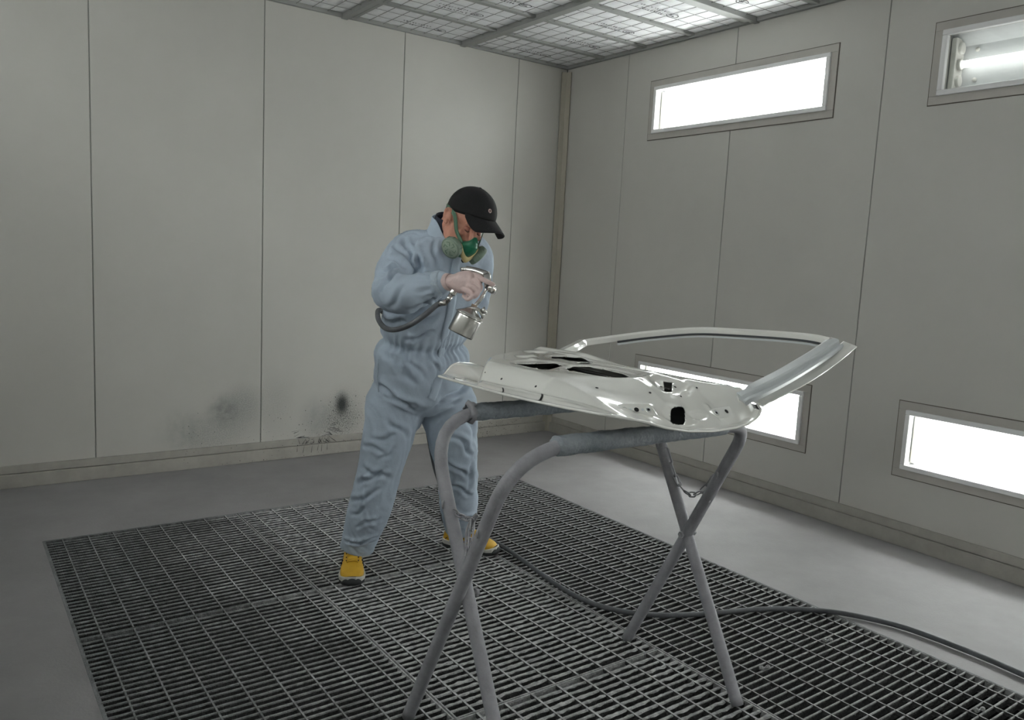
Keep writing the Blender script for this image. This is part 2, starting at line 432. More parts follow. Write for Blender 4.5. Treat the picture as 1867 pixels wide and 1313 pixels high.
def print_mesh(seed):
    """the supplier's stamp: two rows of tiny unreadable print and an oval mark"""
    r_ = random.Random(seed); mb = MB()
    def seg(x0, y0, x1, y1, wd=.0032):
        d = Vector((x1-x0, y1-y0, 0)); q = Vector((-d.y, d.x, 0)).normalized()*wd if d.length > 1e-6 else Vector((wd, 0, 0))
        a, b = Vector((x0, y0, 0)), Vector((x1, y1, 0)); mb.add([a-q, a+q, b+q, b-q], [(0, 1, 2, 3)])
    for row, hgt in ((0, .022), (.045, .03)):
        x = 0
        while x < .22:
            wl = .018
            for _ in range(r_.randint(2, 3)):
                seg(x+r_.uniform(0, wl*.7), row+r_.uniform(0, hgt), x+r_.uniform(0, wl*.8), row+r_.uniform(0, hgt))
            x += wl+.004+(r_.random() < .15)*.02
    P = [(.30+.045*math.cos(i*.45), .04+.028*math.sin(i*.45)) for i in range(15)]
    for a, b in zip(P, P[1:]): seg(*a, *b)
    for _ in range(5): seg(.27+r_.random()*.06, .025+r_.random()*.03, .27+r_.random()*.06, .025+r_.random()*.03)
    return mesh('printed_stamp', mb.v, mb.f, M['ink'])
pm = [print_mesh(i) for i in range(3)]
nf = 0
for ci, (x0, x1) in enumerate(xe):
    for ri, (y0, y1) in enumerate(ye):
        if y0-y1 < .1 or x0-x1 < .1: continue
        fm, wg = filter_mesh(x0-x1, y0-y1)
        o = obj('filter_panel', fm, ceil, Matrix.Translation((x0, y0, H+.022)))
        g = bpy.data.objects.new('wire_grid', wg); link(g, o, Matrix.Translation((x0, y0, H+.016)))
        if x0-x1 > .6:
            s_ = bpy.data.objects.new('printed_stamp', pm[nf % 3])
            link(s_, o, Matrix.Translation((x1+.15+.2*rf.random(), y1+.13+.1*rf.random(), H+.006)))
        nf += 1

# ------------------------------------------------------------------ light boxes
def fixture(T, a0, b0, tubes, label, cat='light fixture', group=None, tm='tube'):
    """tubes: which of the three holder rows carry a lit tube"""
    root = thing('wall_light', T(a0+FL/2, b0, 0), label, cat, group)
    def bx(mb, p, q):
        P = [T(*p), T(*q)]; mb.box([min(P[0][i], P[1][i]) for i in range(3)], [max(P[0][i], P[1][i]) for i in range(3)])
    def ring(mb, i0, i1, c0, c1):
        A0, A1, B0, B1 = a0+i0, a0+FL-i0, b0+i0, b0+FH-i0; t = i1-i0
        bx(mb, (A0, B0, c0), (A1, B0+t, c1)); bx(mb, (A0, B1-t, c0), (A1, B1, c1)); bx(mb, (A0, B0+t, c0), (A0+t, B1-t, c1)); bx(mb, (A1-t, B0+t, c0), (A1, B1-t, c1))
    mb = MB(); ring(mb, -.004, .0, .0003, .003); mb.build('caulk_line', M['caulk'], root)
    mb = MB(); ring(mb, 0, .043, .0003, .006); mb.build('flange', M['flange'], root, bevel=.002)
    mb = MB(); ring(mb, .043, .070, -.012, .018); mb.build('frame', M['frame'], root, bevel=.004)
    i = .070
    mb = MB(); bx(mb, (a0+i-.004, b0+i-.004, -.004), (a0+FL-i+.004, b0+FH-i+.004, -.009)); mb.build('glass_pane', M['glass'], root)
    # reflector tray: back sheet with folded sides, grey throat at the rim
    A0, A1, B0, B1 = a0+.057, a0+FL-.057, b0+.057, b0+FH-.057
    mb = MB()
    prof = [(B0, -.04), (B0+.004, -.06), (B0+.05, -.135), (B1-.05, -.135), (B1-.004, -.06), (B1, -.04)]
    V = [T(A0, b, c) for b, c in prof]+[T(A1, b, c) for b, c in prof]; k = len(prof)
    mb.add(V, [(q, q+1, q+1+k, q+k) for q in range(k-1)])
    V2 = [T(A0, b, c) for b, c in prof]; mb.add(V2, [tuple(range(k))]); V2 = [T(A1, b, c) for b, c in prof]; mb.add(V2, [tuple(range(k))])
    bx(mb, (A0-.01, B0-.01, -.14), (A1+.01, B1+.01, -.138))
    mb.build('reflector', M['reflector'], root)
    mb = MB(); bx(mb, (A0, B0-.001, -.041), (A1, B0+.006, -.010)); bx(mb, (A0, B1-.006, -.041), (A1, B1+.001, -.010)); bx(mb, (A0-.001, B0, -.041), (A0+.004, B1, -.010)); bx(mb, (A1-.004, B0, -.041), (A1+.001, B1, -.010))
    mb.build('throat', M['flange'], root)
    bc = (B0+B1)/2
    for e in (0, 1):
        sx = 1 if e == 0 else -1; ea = A0 if e == 0 else A1
        mb = MB(); bx(mb, (ea+sx*.006, B0+.018, -.134), (ea+sx*.034, B1-.018, -.045)); mb.build('end_cap', M['holder'], root, bevel=.006)
        for row in (-1, 0, 1):
            b = bc+row*.082; P = [T(ea+sx*(.034+q), b, -.088) for q in (-.012, .0, .014, .016)]
            h = MB().tube(P, [(.026, .030)]*3+[(.020, .024)], 16).build('lamp_holder', M['holder'], root, True)
    for row in tubes:
        b = bc+row*.082; P = [T(A0+.05, b, -.088), T(A0+.051, b, -.088), T(A1-.051, b, -.088), T(A1-.05, b, -.088)]
        MB().tube(P, [.012, .0185, .0185, .012], 12).build('fluorescent_tube', M[tm], root, True)
    for row in (-.5, .5):
        for aa in (A0+.10, A1-.10):
            c0 = Vector(T(aa, bc+row*.15, -.134)); c1 = Vector(T(aa, bc+row*.15, -.128))
            MB().tube([c0, c1], .011, 12).build('screw', M['holder'], root, True)
    return root
fixture(T_right, *fix[0], (-1, 1), 'long upper wall light nearest the room corner, glowing white')
fixture(T_right, *fix[1], (0,), 'upper wall light cut by the right image edge, single lit tube', tm='tube_dim')
fixture(T_right, *fix[2], (-1, 1), 'low wall light partly hidden behind the car door')
fixture(T_right, *fix[3], (-1, 1), 'low wall light at the right image edge beside the floor')
fixture(T_right, *fix[4], (-1, 1), 'upper wall light beyond the right edge of view', group='lights out of view')
fixture(T_right, *fix[5], (-1, 1), 'lower wall light beyond the right edge of view', group='lights out of view')
for (a, b), nm in zip((fix[0], fix[1], fix[4]), ('far', 'middle', 'near')):
    fixture(T_opp, a, b, (-1, 1), '%s upper light on the wall facing the visible lights' % nm, group='lights on the facing wall')
for (a, b), nm in zip((fix[2], fix[3], fix[5]), ('far', 'middle', 'near')):
    fixture(T_opp, a, b, (), '%s low unlit light on the wall facing the visible lights' % nm, group='lights on the facing wall')

# ------------------------------------------------------------------ floor grating
cols = [(-3.861, -2.956), (-2.949, -2.051), (-2.044, -1.154)]
rows = [(-1.024, -2.148), (-2.154, -3.278), (-3.284, -4.408)]
PITCH = .03385; XP = .1095
def bar_mesh(L, crust, seed, mat, th=1.0):
    rg = random.Random(seed); n = 46 if crust > .3 else 24; V = []; F = []
    prof = [(-.0030, -.030), (-.0036, -.016), (-.0046, -.004), (-.0034, .0), (.0034, .0), (.0046, -.004), (.0036, -.016), (.0030, -.030)]
    k = len(prof)
    for i in range(n+1):
        x = L*i/n
        for j, (y, z) in enumerate(prof):
            a = mnoise.noise(Vector((x*55+seed*7, j*1.7, seed)))+.6*mnoise.noise(Vector((x*170, j*3.1, seed*2.3)))
            g = crust*(.0012+.0050*max(-.3, a))
            s = 1 if y > 0 else -1; y = y*th
            top = z > -.004
            V.append((x, y+s*g*(1.0 if not top else .55), z+(g*.35*(a if top else 0)) - (0 if top else 0)))
    for i in range(n):
        for j in range(k-1): F.append((i*k+j, i*k+j+1, (i+1)*k+j+1, (i+1)*k+j))
    me = mesh('bearing_bar', V, F, mat); me.materials.append(M['bar_shade'])
    for i, p in enumerate(me.polygons): p.material_index = 0 if (i % (k-1)) in (2, 3, 4) else 1  # overspray on top, painted shade down the sides
    return me
pal = {0: ('g', .35), 1: ('g', 1.15), 2: ('g', .12)}
for ci, (x0, x1) in enumerate(cols):
    _, cr = pal[ci]; L = x1-x0-.010
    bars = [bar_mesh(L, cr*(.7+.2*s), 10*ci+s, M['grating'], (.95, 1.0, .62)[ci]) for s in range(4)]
    mb = MB(); hw = .0032+.0014*cr
    crow = rows if ci < 2 else [(rows[0][0], rows[-1][1])]
    D = crow[0][0]-crow[0][1]-.004
    nseg = 30 if ci < 2 else 90
    V = []; F = []
    for i in range(nseg+1):
        yq = -D*i/nseg; wv = hw*(1+.25*cr*mnoise.noise(Vector((i*.9, ci, 3.3))))
        V += [(-wv, yq, -.012), (-wv*.8, yq, .0015), (wv*.8, yq, .0015), (wv, yq, -.012)]
    for i in range(nseg): 
        for j in range(3): F.append((i*4+j, i*4+j+1, i*4+j+5, i*4+j+4))
    cross = mesh('cross_bar', V, F, M['grating']); cross.materials.append(M['bar_shade'])
    for i, p in enumerate(cross.polygons): p.material_index = 0 if i % 3 == 1 else 1  # cross bar sides carry the same painted shade
    for ri, (y0, y1) in enumerate(crow):
        root = thing('floor_grating', ((x0+x1)/2, (y0+y1)/2, -.03), {
            (0, 0): 'dark floor grating panel at the back left, along the left floor strip', (1, 0): 'back grating panel under the worker, crusted with overspray', (2, 0): 'long clean-slotted grating panel along the right floor strip, under the hose',
            (0, 1): 'dark floor grating panel at the left, middle of its column', (1, 1): 'crusted grating panel in front of the worker, centre of the pit',
            (0, 2): 'dark grating panel at the bottom left image edge', (1, 2): 'crusted grating panel at the bottom centre under the stand feet'}[(ci, ri)], 'floor grating', 'steel floor grating panels')
        mb = MB(); t = .0045
        mb.box((x0, y1, -.030), (x0+t, y0, .001)).box((x1-t, y1, -.030), (x1, y0, .001)).box((x0+t, y0-t, -.030), (x1-t, y0, .0005)).box((x0+t, y1, -.030), (x1-t, y1+t, .0005))
        mb.build('edge_frame', M['grating'], root)
        nb = int((y0-y1)/PITCH)
        for b in range(1, nb+1):
            y = y0-b*PITCH+.004*0
            if y < y1+.008: continue
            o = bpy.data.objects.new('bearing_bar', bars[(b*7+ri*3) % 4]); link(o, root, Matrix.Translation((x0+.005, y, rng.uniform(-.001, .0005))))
        x = (-3.786 if ci == 0 else (-2.877 if ci == 1 else -1.98))
        while x < x1-.01:
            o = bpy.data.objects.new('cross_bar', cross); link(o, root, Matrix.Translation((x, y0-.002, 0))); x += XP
# clips and lumps of dry paint caught on the bars
rc = random.Random(5)
def floor_pt(px, py, z=0.0):
    d = fw + rt*((px-933.5)/FPX) - up*((py-656.5)/FPX); t = (z-CPOS.z)/d.z; return CPOS+d*t
def lump(name, P, s, mat, parent=None):
    bm = bmesh.new(); bmesh.ops.create_icosphere(bm, subdivisions=2, radius=1)
    for v in bm.verts:
        k = 1+.35*mnoise.noise(v.co*2+Vector((P.x*9, P.y*7, 0))); v.co = Vector((v.co.x*s[0]*k, v.co.y*s[1]*k, v.co.z*s[2]*k))+P
    me = bpy.data.meshes.new(name); bm.to_mesh(me); bm.free(); me.materials.append(mat)
    return obj(name, me, parent)
for k, (px, py, sp) in enumerate(((1509, 1167, 'beside the hose'), (1394, 1217, 'near the right stand foot'), (1786, 1294, 'at the bottom right corner'))):
    P = floor_pt(px, py, .006)
    c = thing('grating_clip', P-Vector((0, 0, .006)), 'pale paint-crusted grating clip '+sp, 'clip', 'grating clips')
    for s in (-1, 1): lump('clip_jaw', P+Vector((s*.014, -s*.004, .0)), (.011, .008, .008), M['crust'], c)
    MB().box(P-Vector((.016, .002, .006)), P+Vector((.016, .002, .001))).build('clip_bridge', M['chain'], c)

# ------------------------------------------------------------------ folding trestle: two crossed U-shaped tube frames with padded top bars
FZ = .0035
NE = {'u2': (Vector((-3.075, -3.195, FZ)), Vector((-3.0242, -3.6276, .9555))), 'u1': (Vector((-3.0256, -3.6804, FZ)), Vector((-3.0121, -3.1537, .9565)))}
FE = {'u2': (Vector((-2.098, -3.165, FZ)), Vector((-2.1033, -3.6511, .9555))), 'u1': (Vector((-2.1047, -3.7039, FZ)), Vector((-2.0912, -3.1772, .9565)))}
def round_path(P, r, n=9):
    P = [Vector(p) for p in P]; out = [P[0]]
    for i in range(1, len(P)-1):
        a = (P[i-1]-P[i]).normalized(); b = (P[i+1]-P[i]).normalized(); th = a.angle(b); d = r[i-1]/math.tan(th/2)
        s, e = P[i]+a*d, P[i]+b*d
        for k in range(n+1):
            t = k/n; out.append(s*(1-t)**2+P[i]*2*t*(1-t)+e*t*t)
    out.append(P[-1]); return out
def dens(P, step=.02):
    out = []
    for a, b in zip(P, P[1:]):
        m = max(1, int((b-a).length/step))
        out += [a.lerp(b, k/m) for k in range(m)]
    return out+[P[-1]]
stand = thing('folding_trestle', (-2.55, -3.42, 0), 'grey crossed-leg tube trestle with padded bars carrying the car door', 'trestle')
TR = .0203
def legdir(u, E): return (E[u][1]-E[u][0]).normalized()
for u, sl0, sl1, rn in (('u1', .155, .80, .20), ('u2', .138, .86, .20)):
    P = dens(round_path([NE[u][0], NE[u][1], FE[u][1], FE[u][0]], (rn, .11)), .03)
    fr = MB().tube(P, TR, 16).build('tube_frame', M['tubesteel'], stand, True)
    a, b = NE[u][1], FE[u][1]
    S = [a.lerp(b, lerp(sl0, sl1, k/60)) for k in range(61)]
    v, f = tube_geo(S, .0285, 20, True)
    vv = []
    for i, p in enumerate(v):
        p = Vector(p); c = S[i//20]; d = p-c; g = .0022*mnoise.noise(p*38)+.0016*mnoise.noise(p*90)
        e = min(i//20, 60-i//20)
        if e == 0: g += .004*mnoise.noise(p*120); p = p+(b-a)*(.006*mnoise.noise(p*60))
        if (sl1-sl0)*(i//20)/60 > .35: g -= .002
        vv.append(p+d.normalized()*g)
    o = obj('pad_sleeve', mesh('pad_sleeve', vv, f, M['sleeve'], True), fr)
    # torn tape collar at the near end
    if u == 'u1':
        v, f = tube_geo([S[0]-(b-a)*.012, S[0], S[0]+(b-a)*.008], [.027, .035, .032], 18, False)
        v = [Vector(p)+Vector((mnoise.noise(Vector(p)*90), mnoise.noise(Vector(p)*90+Vector((5, 5, 5))), mnoise.noise(Vector(p)*80)))*.013 for p in v]
        c = obj('torn_tape', mesh('torn_tape', v, f, M['tubesteel'], True), fr)
        m = c.modifiers.new('solid', 'SOLIDIFY'); m.thickness = .003
# pivots at the crossings
for E in (NE, FE):
    a0, a1 = E['u1']; b0, b1 = E['u2']; t = .5
    best = min(((a0.lerp(a1, s/60)-b0.lerp(b1, q/60)).length, s, q) for s in range(61) for q in range(61))
    p, q = a0.lerp(a1, best[1]/60), b0.lerp(b1, best[2]/60); d = Vector((1, 0, 0))
    mb = MB().tube([p-d*.034, p+d*.034], .006, 10).tube([p-d*.036, p-d*.028], .012, 6).tube([p+d*.028, p+d*.036], .012, 6)
    mb.build('pivot_bolt', M['chain'], stand)
# chains
def chain(P0, P1, sag, n, hookA=None):
    c = bpy.data.objects.new('chain', None); c.empty_display_size = .05; link(c, stand, Matrix.Translation(P0))
    pts = [P0.lerp(P1, k/n)-Vector((0, 0, sag*(1-(2*k/n-1)**2))) for k in range(n+1)]
    for k in range(n):
        a, b = pts[k], pts[k+1]; d = (b-a); L = d.length; d.normalize()
        s = d.cross(Vector((.25, .9, .35))).normalized(); s = s if k % 2 == 0 else d.cross(s)
        hw, r_ = .0085, .0028; C = (a+b)/2; hl = L/2+.0035
        path = []
        for q in range(24):
            an = 2*math.pi*q/24; cx_, sx_ = math.cos(an), math.sin(an)
            path.append(C + d*((hl-hw)*(1 if cx_ > 0 else -1)+hw*cx_) + s*(hw*sx_))
        path.append(path[0]); MB().tube(path, r_, 6, False).build('chain_link', M['chain'], c, True)
    return c
def legpt(u, E, z):
    a, b = E[u]; t = (z-a.z)/(b.z-a.z); return a.lerp(b, t)
chain(legpt('u1', FE, .79)+Vector((-.0, -.022, 0)), legpt('u2', FE, .75)+Vector((0, .022, 0)), .115, 9)
pA = legpt('u1', NE, .70)+Vector((0.0, -.018, 0)); pB = at(862, 948, 2.33)
chain(pA, pB, .006, 5)
chain(pB, legpt('u2', NE, .60)+Vector((0, .02, .01)), .004, 4)
def ringhook(p, d, r_=.011):
    path = [p+d*(r_*math.cos(a))+Vector((0, 0, r_*math.sin(a))) for a in [i*.5 for i in range(13)]]
    MB().tube(path, .0032, 6).build('chain_eye', M['chain'], stand, True)
for p in (legpt('u1', FE, .80), legpt('u2', FE, .76), legpt('u1', NE, .715), legpt('u2', NE, .70)): ringhook(p+Vector((-.018, 0, 0)), Vector((.7, .7, 0)))
# long steel hook hanging from the near chain
hk = spline([pB+Vector((.006, -.01, .02)), pB+Vector((.0, 0, .006)), pB+Vector((-.012, .01, -.03)), at(848, 1000, 2.33), at(845, 1035, 2.33), at(850, 1052, 2.32)], 8)
MB().tube(hk, .004, 8).build('chain_hook', M['chain'], stand, True)
MB().tube([p+Vector((.010, -.004, 0)) for p in hk[4:]], .004, 8).build('chain_hook', M['chain'], stand, True)

# ------------------------------------------------------------------ car door lying inner side up on the trestle
M['paint'] = pmat('door_paint', (.80, .795, .755), .16, var=.015, vscale=3, coat=1.0)
M['primer'] = pmat('door_cavity', (.035, .036, .036), .6, var=.2, vscale=10)
M['satin'] = pmat('door_frame_paint', (.58, .61, .625), .38, var=.03, vscale=8)
M['channel'] = pmat('glass_channel_rubber', (.05, .055, .06), .6)
M['rubber'] = pmat('black_gap', (.012, .012, .013), .6)
DO = Vector((-2.844, -3.83, 0)); DX = Vector((.99383, .11094, 0)); DY = Vector((-.11094, .99383, 0))
def dp(s, t, z): return DO + DX*s + DY*t + Vector((0, 0, z))
door = thing('car_door', dp(.35, .4, .985), 'glossy off-white bare car door lying inner side up on the trestle', 'car door')
NS, NT = 140, 190
sk_s = [0, .05, .10, .18, .28, .39, .50, .57, .62, .66, .70]; sk_z = [1.060, 1.052, 1.042, 1.020, 1.001, .990, .988, .992, 1.002, 1.018, 1.040]
to_s = [0, .03, .08, .14, .22, .4, .55, .66, .70]; to_t = [.776, .805, .85, .895, .93, .975, .99, .97, .93]       # latch-end outline
ti_s = [0, .012, .03, .07, .12, .2, .5, .58, .64, .67, .70]; ti_t = [.085, .075, .06, .03, .012, 0, -.008, -.006, .0, .012, .05]  # hinge-end outline
tr_s = [0, .1, .14, .235, .32, .41, .53, .58, .62, .66, .70]; tr_t = [.46, .42, .38, .29, .22, .235, .20, .14, .10, .085, .09]     # hinge-side ridge of the raised panel
tl_s = [0, .06, .10, .15, .19, .25, .39, .52, .60, .70]; tl_t = [.56, .60, .655, .705, .745, .785, .86, .92, .925, .90]
SM = .69
def smin(a, b, k):
    h = np.clip(.5+.5*(b-a)/k, 0, 1); return b*(1-h)+a*h-k*h*(1-h)
def skin_z(S, T):
    return -.008*np.sin(np.clip((T-.085)/.69, 0, 1)*math.pi)*np.exp(-(S/.09)**2) + np.interp(S, sk_s, sk_z) + .012*sstep(.5, 1.0, T)*sstep(.1, .4, S) + .055*sstep(.72, .90, T)*sstep(.04, .20, S)*(1-sstep(.26, .48, S))
def inner_z(S, T, pressed=True):
    zs = skin_z(S, T); ti = np.interp(S, ti_s, ti_t); tr = np.interp(S, tr_s, tr_t); tl = np.interp(S, tl_s, tl_t)
    fl = zs+.004                                              # flange just above the skin
    top = 1.117 - .006*sstep(.2, .65, S) - .018*sstep(.44, .62, S)*(1-sstep(.5, .72, T)) + .004*np.sin(T*9+S*5)*.4
    # hinge face
    x = np.clip((T-ti-.022)/(tr-ti-.022), -.2, 1.5)
    hz = fl + (top-fl)*np.where(x < 0, 0, x)*1.02
    # wall along the door bottom (with a small joggle where two pressings meet)
    jog = .010*sstep(.372, .378, T)
    xb = (S-.074+jog*.5)/(.042+.035*sstep(.32, .15, T)); bz = fl + (np.maximum(fl, 1.0645)-fl)*sstep(.015, .060, S) + .054*np.clip(xb, 0, 1.8)
    # latch end
    xl = (tl+.012-T)/.036; lz = fl + (top-fl)*np.clip(xl+.9, 0, 2.2)
    z = smin(smin(top, hz, .022), smin(bz, lz, .020), .022)
    z = np.maximum(z, fl)
    # belt side: step up to a return flange, wavy pressing
    z += .010*np.exp(-((S-.60)/.028)**2)*sstep(.55, .7, T) - .022*sstep(.63, .655, S)*sstep(.06, .16, T) - .03*sstep(.665, .69, S)
    if not pressed: return z
    # pressed features
    def dish(s, t, rs_, rt_, d, e=.35):
        nonlocal z
        r_ = np.sqrt(((S-s)/rs_)**2+((T-t)/rt_)**2); z = z - d*sstep(1, 1-e, r_)
    def swage(s0, t0, s1, t1, wd, d):
        nonlocal z
        dx, dy = s1-s0, t1-t0; L2 = dx*dx+dy*dy; u = np.clip(((S-s0)*dx+(T-t0)*dy)/L2, 0, 1)
        dd = np.hypot(S-s0-u*dx, T-t0-u*dy); z = z + d*np.exp(-(dd/wd)**2)
    dish(.432, .196, .075, .058, .009, .45)                   # round the rectangular opening
    dish(.33, .385, .105, .142, .004, .2)                     # speaker seat
    dish(.25, .55, .11, .12, .004, .25)
    dish(.49, .65, .10, .11, .004, .25)
    dish(.50, .85, .06, .05, .009, .6)
    dish(.33, .72, .05, .04, .007, .6)
    dish(.42, .066, .045, .018, .004, .3)
    dish(.325, .072, .075, .048, .003, .3)
    swage(.378, .150, .458, .149, .011, .004); swage(.458, .149, .53, .17, .011, .004)
    swage(.45, .257, .55, .236, .012, .003); swage(.345, .228, .45, .257, .014, .003)
    swage(.235, .075, .26, .12, .008, .003); swage(.475, .04, .495, .09, .008, .004)
    swage(.45, .52, .57, .32, .012, .004); swage(.30, .66, .44, .80, .014, .004)
    swage(.56, .35, .56, .80, .010, .003)
    swage(.60, .08, .54, .19, .02, .004); swage(.64, .05, .60, .12, .012, .003)
    # bottom flange: shallow rolled bead
    z += .003*np.exp(-((S-.036)/.010)**2)*sstep(.1, .2, T)
    return z
holes = []     # implicit outlines, negative inside
def ell(s, t, a, b, rot=0, p=2.0):
    c, q = math.cos(rot), math.sin(rot)
    holes.append(lambda S, T: ((np.abs(((S-s)*c+(T-t)*q)/a))**p+(np.abs((-(S-s)*q+(T-t)*c)/b))**p)-1)
def poly(P, rnd=.0):
    P = np.array(P); 
    def g(S, T):
        d = np.full(S.shape, 1e9); sg = np.ones(S.shape)
        n = len(P)
        for i in range(n):
            a, b = P[i], P[(i+1) % n]; e = b-a; wx, wy = S-a[0], T-a[1]
            u = np.clip((wx*e[0]+wy*e[1])/(e@e), 0, 1); d = np.minimum(d, (wx-u*e[0])**2+(wy-u*e[1])**2)
            c1 = T >= a[1]; c2 = T < b[1]; c3 = e[0]*wy > e[1]*wx
            sg = np.where((c1 & c2 & c3) | (~c1 & ~c2 & ~c3), -sg, sg)
        return (sg*np.sqrt(d)-rnd)*12
    holes.append(g)
poly([(.2978, .4949), (.3402, .5061), (.3902, .4793), (.3995, .4044), (.3861, .3359), (.3551, .2838), (.3195, .2693), (.2807, .2837), (.2605, .3384), (.2641, .4102), (.2741, .4551)], .002)   # speaker opening
poly([(.1858, .6209), (.2339, .6021), (.3099, .590), (.3297, .5841), (.3261, .5347), (.264, .5061), (.2031, .4818), (.1855, .5006), (.1841, .5491)], .001)
poly([(.415, .6787), (.4703, .7352), (.5275, .725), (.5586, .6729), (.542, .6177), (.5139, .5792), (.4467, .5814), (.4379, .612), (.4496, .671)], .001)
poly([(.3951, .5406), (.4326, .5505), (.4605, .5434), (.4606, .5235), (.4209, .5147), (.3959, .5213)], .001)
poly([(.3578, .0696), (.3295, .0495), (.3151, .0422), (.3022, .0387), (.2816, .0386), (.2624, .0396), (.261, .0448), (.269, .0544), (.2935, .0746), (.3157, .0909), (.3295, .0981), (.344, .1028), (.3682, .105), (.3884, .1039), (.3908, .0992), (.3839, .0904)], .0)   # harness opening in the hinge face
poly([(.4465, .2193), (.4697, .2072), (.4259, .1749), (.4026, .1801)], .002)
U = np.linspace(0, 1, NS+1); Sg = SM*U
Vv = np.linspace(0, 1, NT+1); Vv = .62*Vv+.38*Vv**2
S2, V2 = np.meshgrid(Sg, Vv, indexing='ij')
def TT(S, V): return np.interp(S, ti_s, ti_t)*(1-V)+np.interp(S, to_s, to_t)*V
T2 = TT(S2, V2); Sf, Tf = S2.copy(), T2.copy()
inside = np.zeros(S2.shape, bool)
for g in holes:
    for _ in range(4):
        e = 1e-4; v0 = g(Sf, Tf); gx = (g(Sf+e, Tf)-v0)/e; gy = (g(Sf, Tf+e)-v0)/e; g2 = gx**2+gy**2+1e-9
        dist = v0/np.sqrt(g2)
        if _ == 0:
            msk0 = (v0 < 0); near = msk0 & (dist > -.0062); inside |= msk0
            out_near = (v0 >= 0) & (dist < .0018)
            move = near | out_near
        Sf = np.where(move, Sf-np.clip(v0*gx/g2, -.01, .01), Sf); Tf = np.where(move, Tf-np.clip(v0*gy/g2, -.01, .01), Tf)
    inside &= ~(near)
Z2 = inner_z(Sf, Tf)
idx = np.arange((NS+1)*(NT+1)).reshape(NS+1, NT+1)
def grid_faces(mask=None):
    F = []
    for i in range(NS):
        for j in range(NT):
            q = (idx[i, j], idx[i+1, j], idx[i+1, j+1], idx[i, j+1])
            if mask is not None and (mask[i, j] or mask[i+1, j] or mask[i+1, j+1] or mask[i, j+1]): continue
            F.append(tuple(int(k) for k in q))
    return F
allin = np.zeros(S2.shape, bool)
V = [dp(a, b, c) for a, b, c in zip(Sf.ravel(), Tf.ravel(), Z2.ravel())]
# a face is dropped when its middle lies in an opening
F = []
Sc = (Sf[:-1, :-1]+Sf[1:, :-1]+Sf[1:, 1:]+Sf[:-1, 1:])/4; Tc = (Tf[:-1, :-1]+Tf[1:, :-1]+Tf[1:, 1:]+Tf[:-1, 1:])/4
cut = np.zeros(Sc.shape, bool)
for g in holes: cut |= g(Sc, Tc) < 0
for i in range(NS):
    for j in range(NT):
        if not cut[i, j]: F.append((int(idx[i, j]), int(idx[i+1, j]), int(idx[i+1, j+1]), int(idx[i, j+1])))
ip = obj('inner_panel', mesh('inner_panel', V, F, M['paint'], True), door)
m = ip.modifiers.new('solid', 'SOLIDIFY'); m.thickness = .0025; m.offset = -1
# outer skin, hemmed round the edge
step = 4
si, tj = list(range(0, NS+1, step)), list(range(0, NT+1, 5))
S3, V3 = np.meshgrid(Sg[si], Vv[tj], indexing='ij'); T3 = TT(S3, V3); Z3 = skin_z(S3, T3)
Z3 = Z3 - .0*Z3
n1, n2 = S3.shape
V = [dp(a, b, c) for a, b, c in zip(S3.ravel(), T3.ravel(), Z3.ravel())]
F = [(i*n2+j, i*n2+j+1, (i+1)*n2+j+1, (i+1)*n2+j) for i in range(n1-1) for j in range(n2-1)]
skn = obj('outer_skin', mesh('outer_skin', V, F, M['paint'], True), door)
skn.data.materials.append(M['primer'])
m = skn.modifiers.new('solid', 'SOLIDIFY'); m.thickness = .002; m.offset = 1; m.material_offset = 1; m.material_offset_rim = 0
rim = [(Sg[k], TT(np.array([Sg[k]]), np.array([0.0]))[0]) for k in range(NS, -1, -2)] + [(0.0, float(TT(np.array([0.]), np.array([v_]))[0])) for v_ in Vv[::3]] + [(Sg[k], TT(np.array([Sg[k]]), np.array([1.0]))[0]) for k in range(0, NS+1, 3)]
P = [dp(a, b, float(skin_z(np.array([a]), np.array([b]))[0])+.0015) for a, b in rim]
MB().tube(P, .0042, 8).build('hem_edge', M['paint'], door, True)
# belt return wall closing the cavity on the window side
tt = np.linspace(.06, .95, 50); V = []; F = []
for k, t in enumerate(tt):
    a = np.array([SM]); b = np.array([t]); V += [dp(SM-.001, t, float(skin_z(a, b)[0])), dp(SM-.001, t, float(inner_z(a, b)[0]))]
    if k: F.append((2*k-2, 2*k, 2*k+1, 2*k-1))
obj('belt_wall', mesh('belt_wall', V, F, M['paint'], True), door)

def surf(s, t): return float(inner_z(np.array([s]), np.array([t]))[0])
def snorm(s, t):
    e = .004; a = dp(s+e, t, surf(s+e, t))-dp(s-e, t, surf(s-e, t)); b = dp(s, t+e, surf(s, t+e))-dp(s, t-e, surf(s, t-e)); return a.cross(b).normalized()
def disc(name, s, t, r_, mat, h=.0008, ring=False, n=16):
    nrm = snorm(s, t); c = dp(s, t, surf(s, t))+nrm*h; a = nrm.orthogonal().normalized(); b = nrm.cross(a)
    if ring:
        path = [c+a*(r_*math.cos(2*math.pi*k/20))+b*(r_*math.sin(2*math.pi*k/20)) for k in range(21)]
        return MB().tube(path, .0018, 6, False).build(name, mat, door, True)
    return MB().add([c]+[c+a*(r_*math.cos(2*math.pi*k/n))+b*(r_*math.sin(2*math.pi*k/n)) for k in range(n)], [(0, 1+k, 1+(k+1) % n) for k in range(n)]).build(name, mat, door)
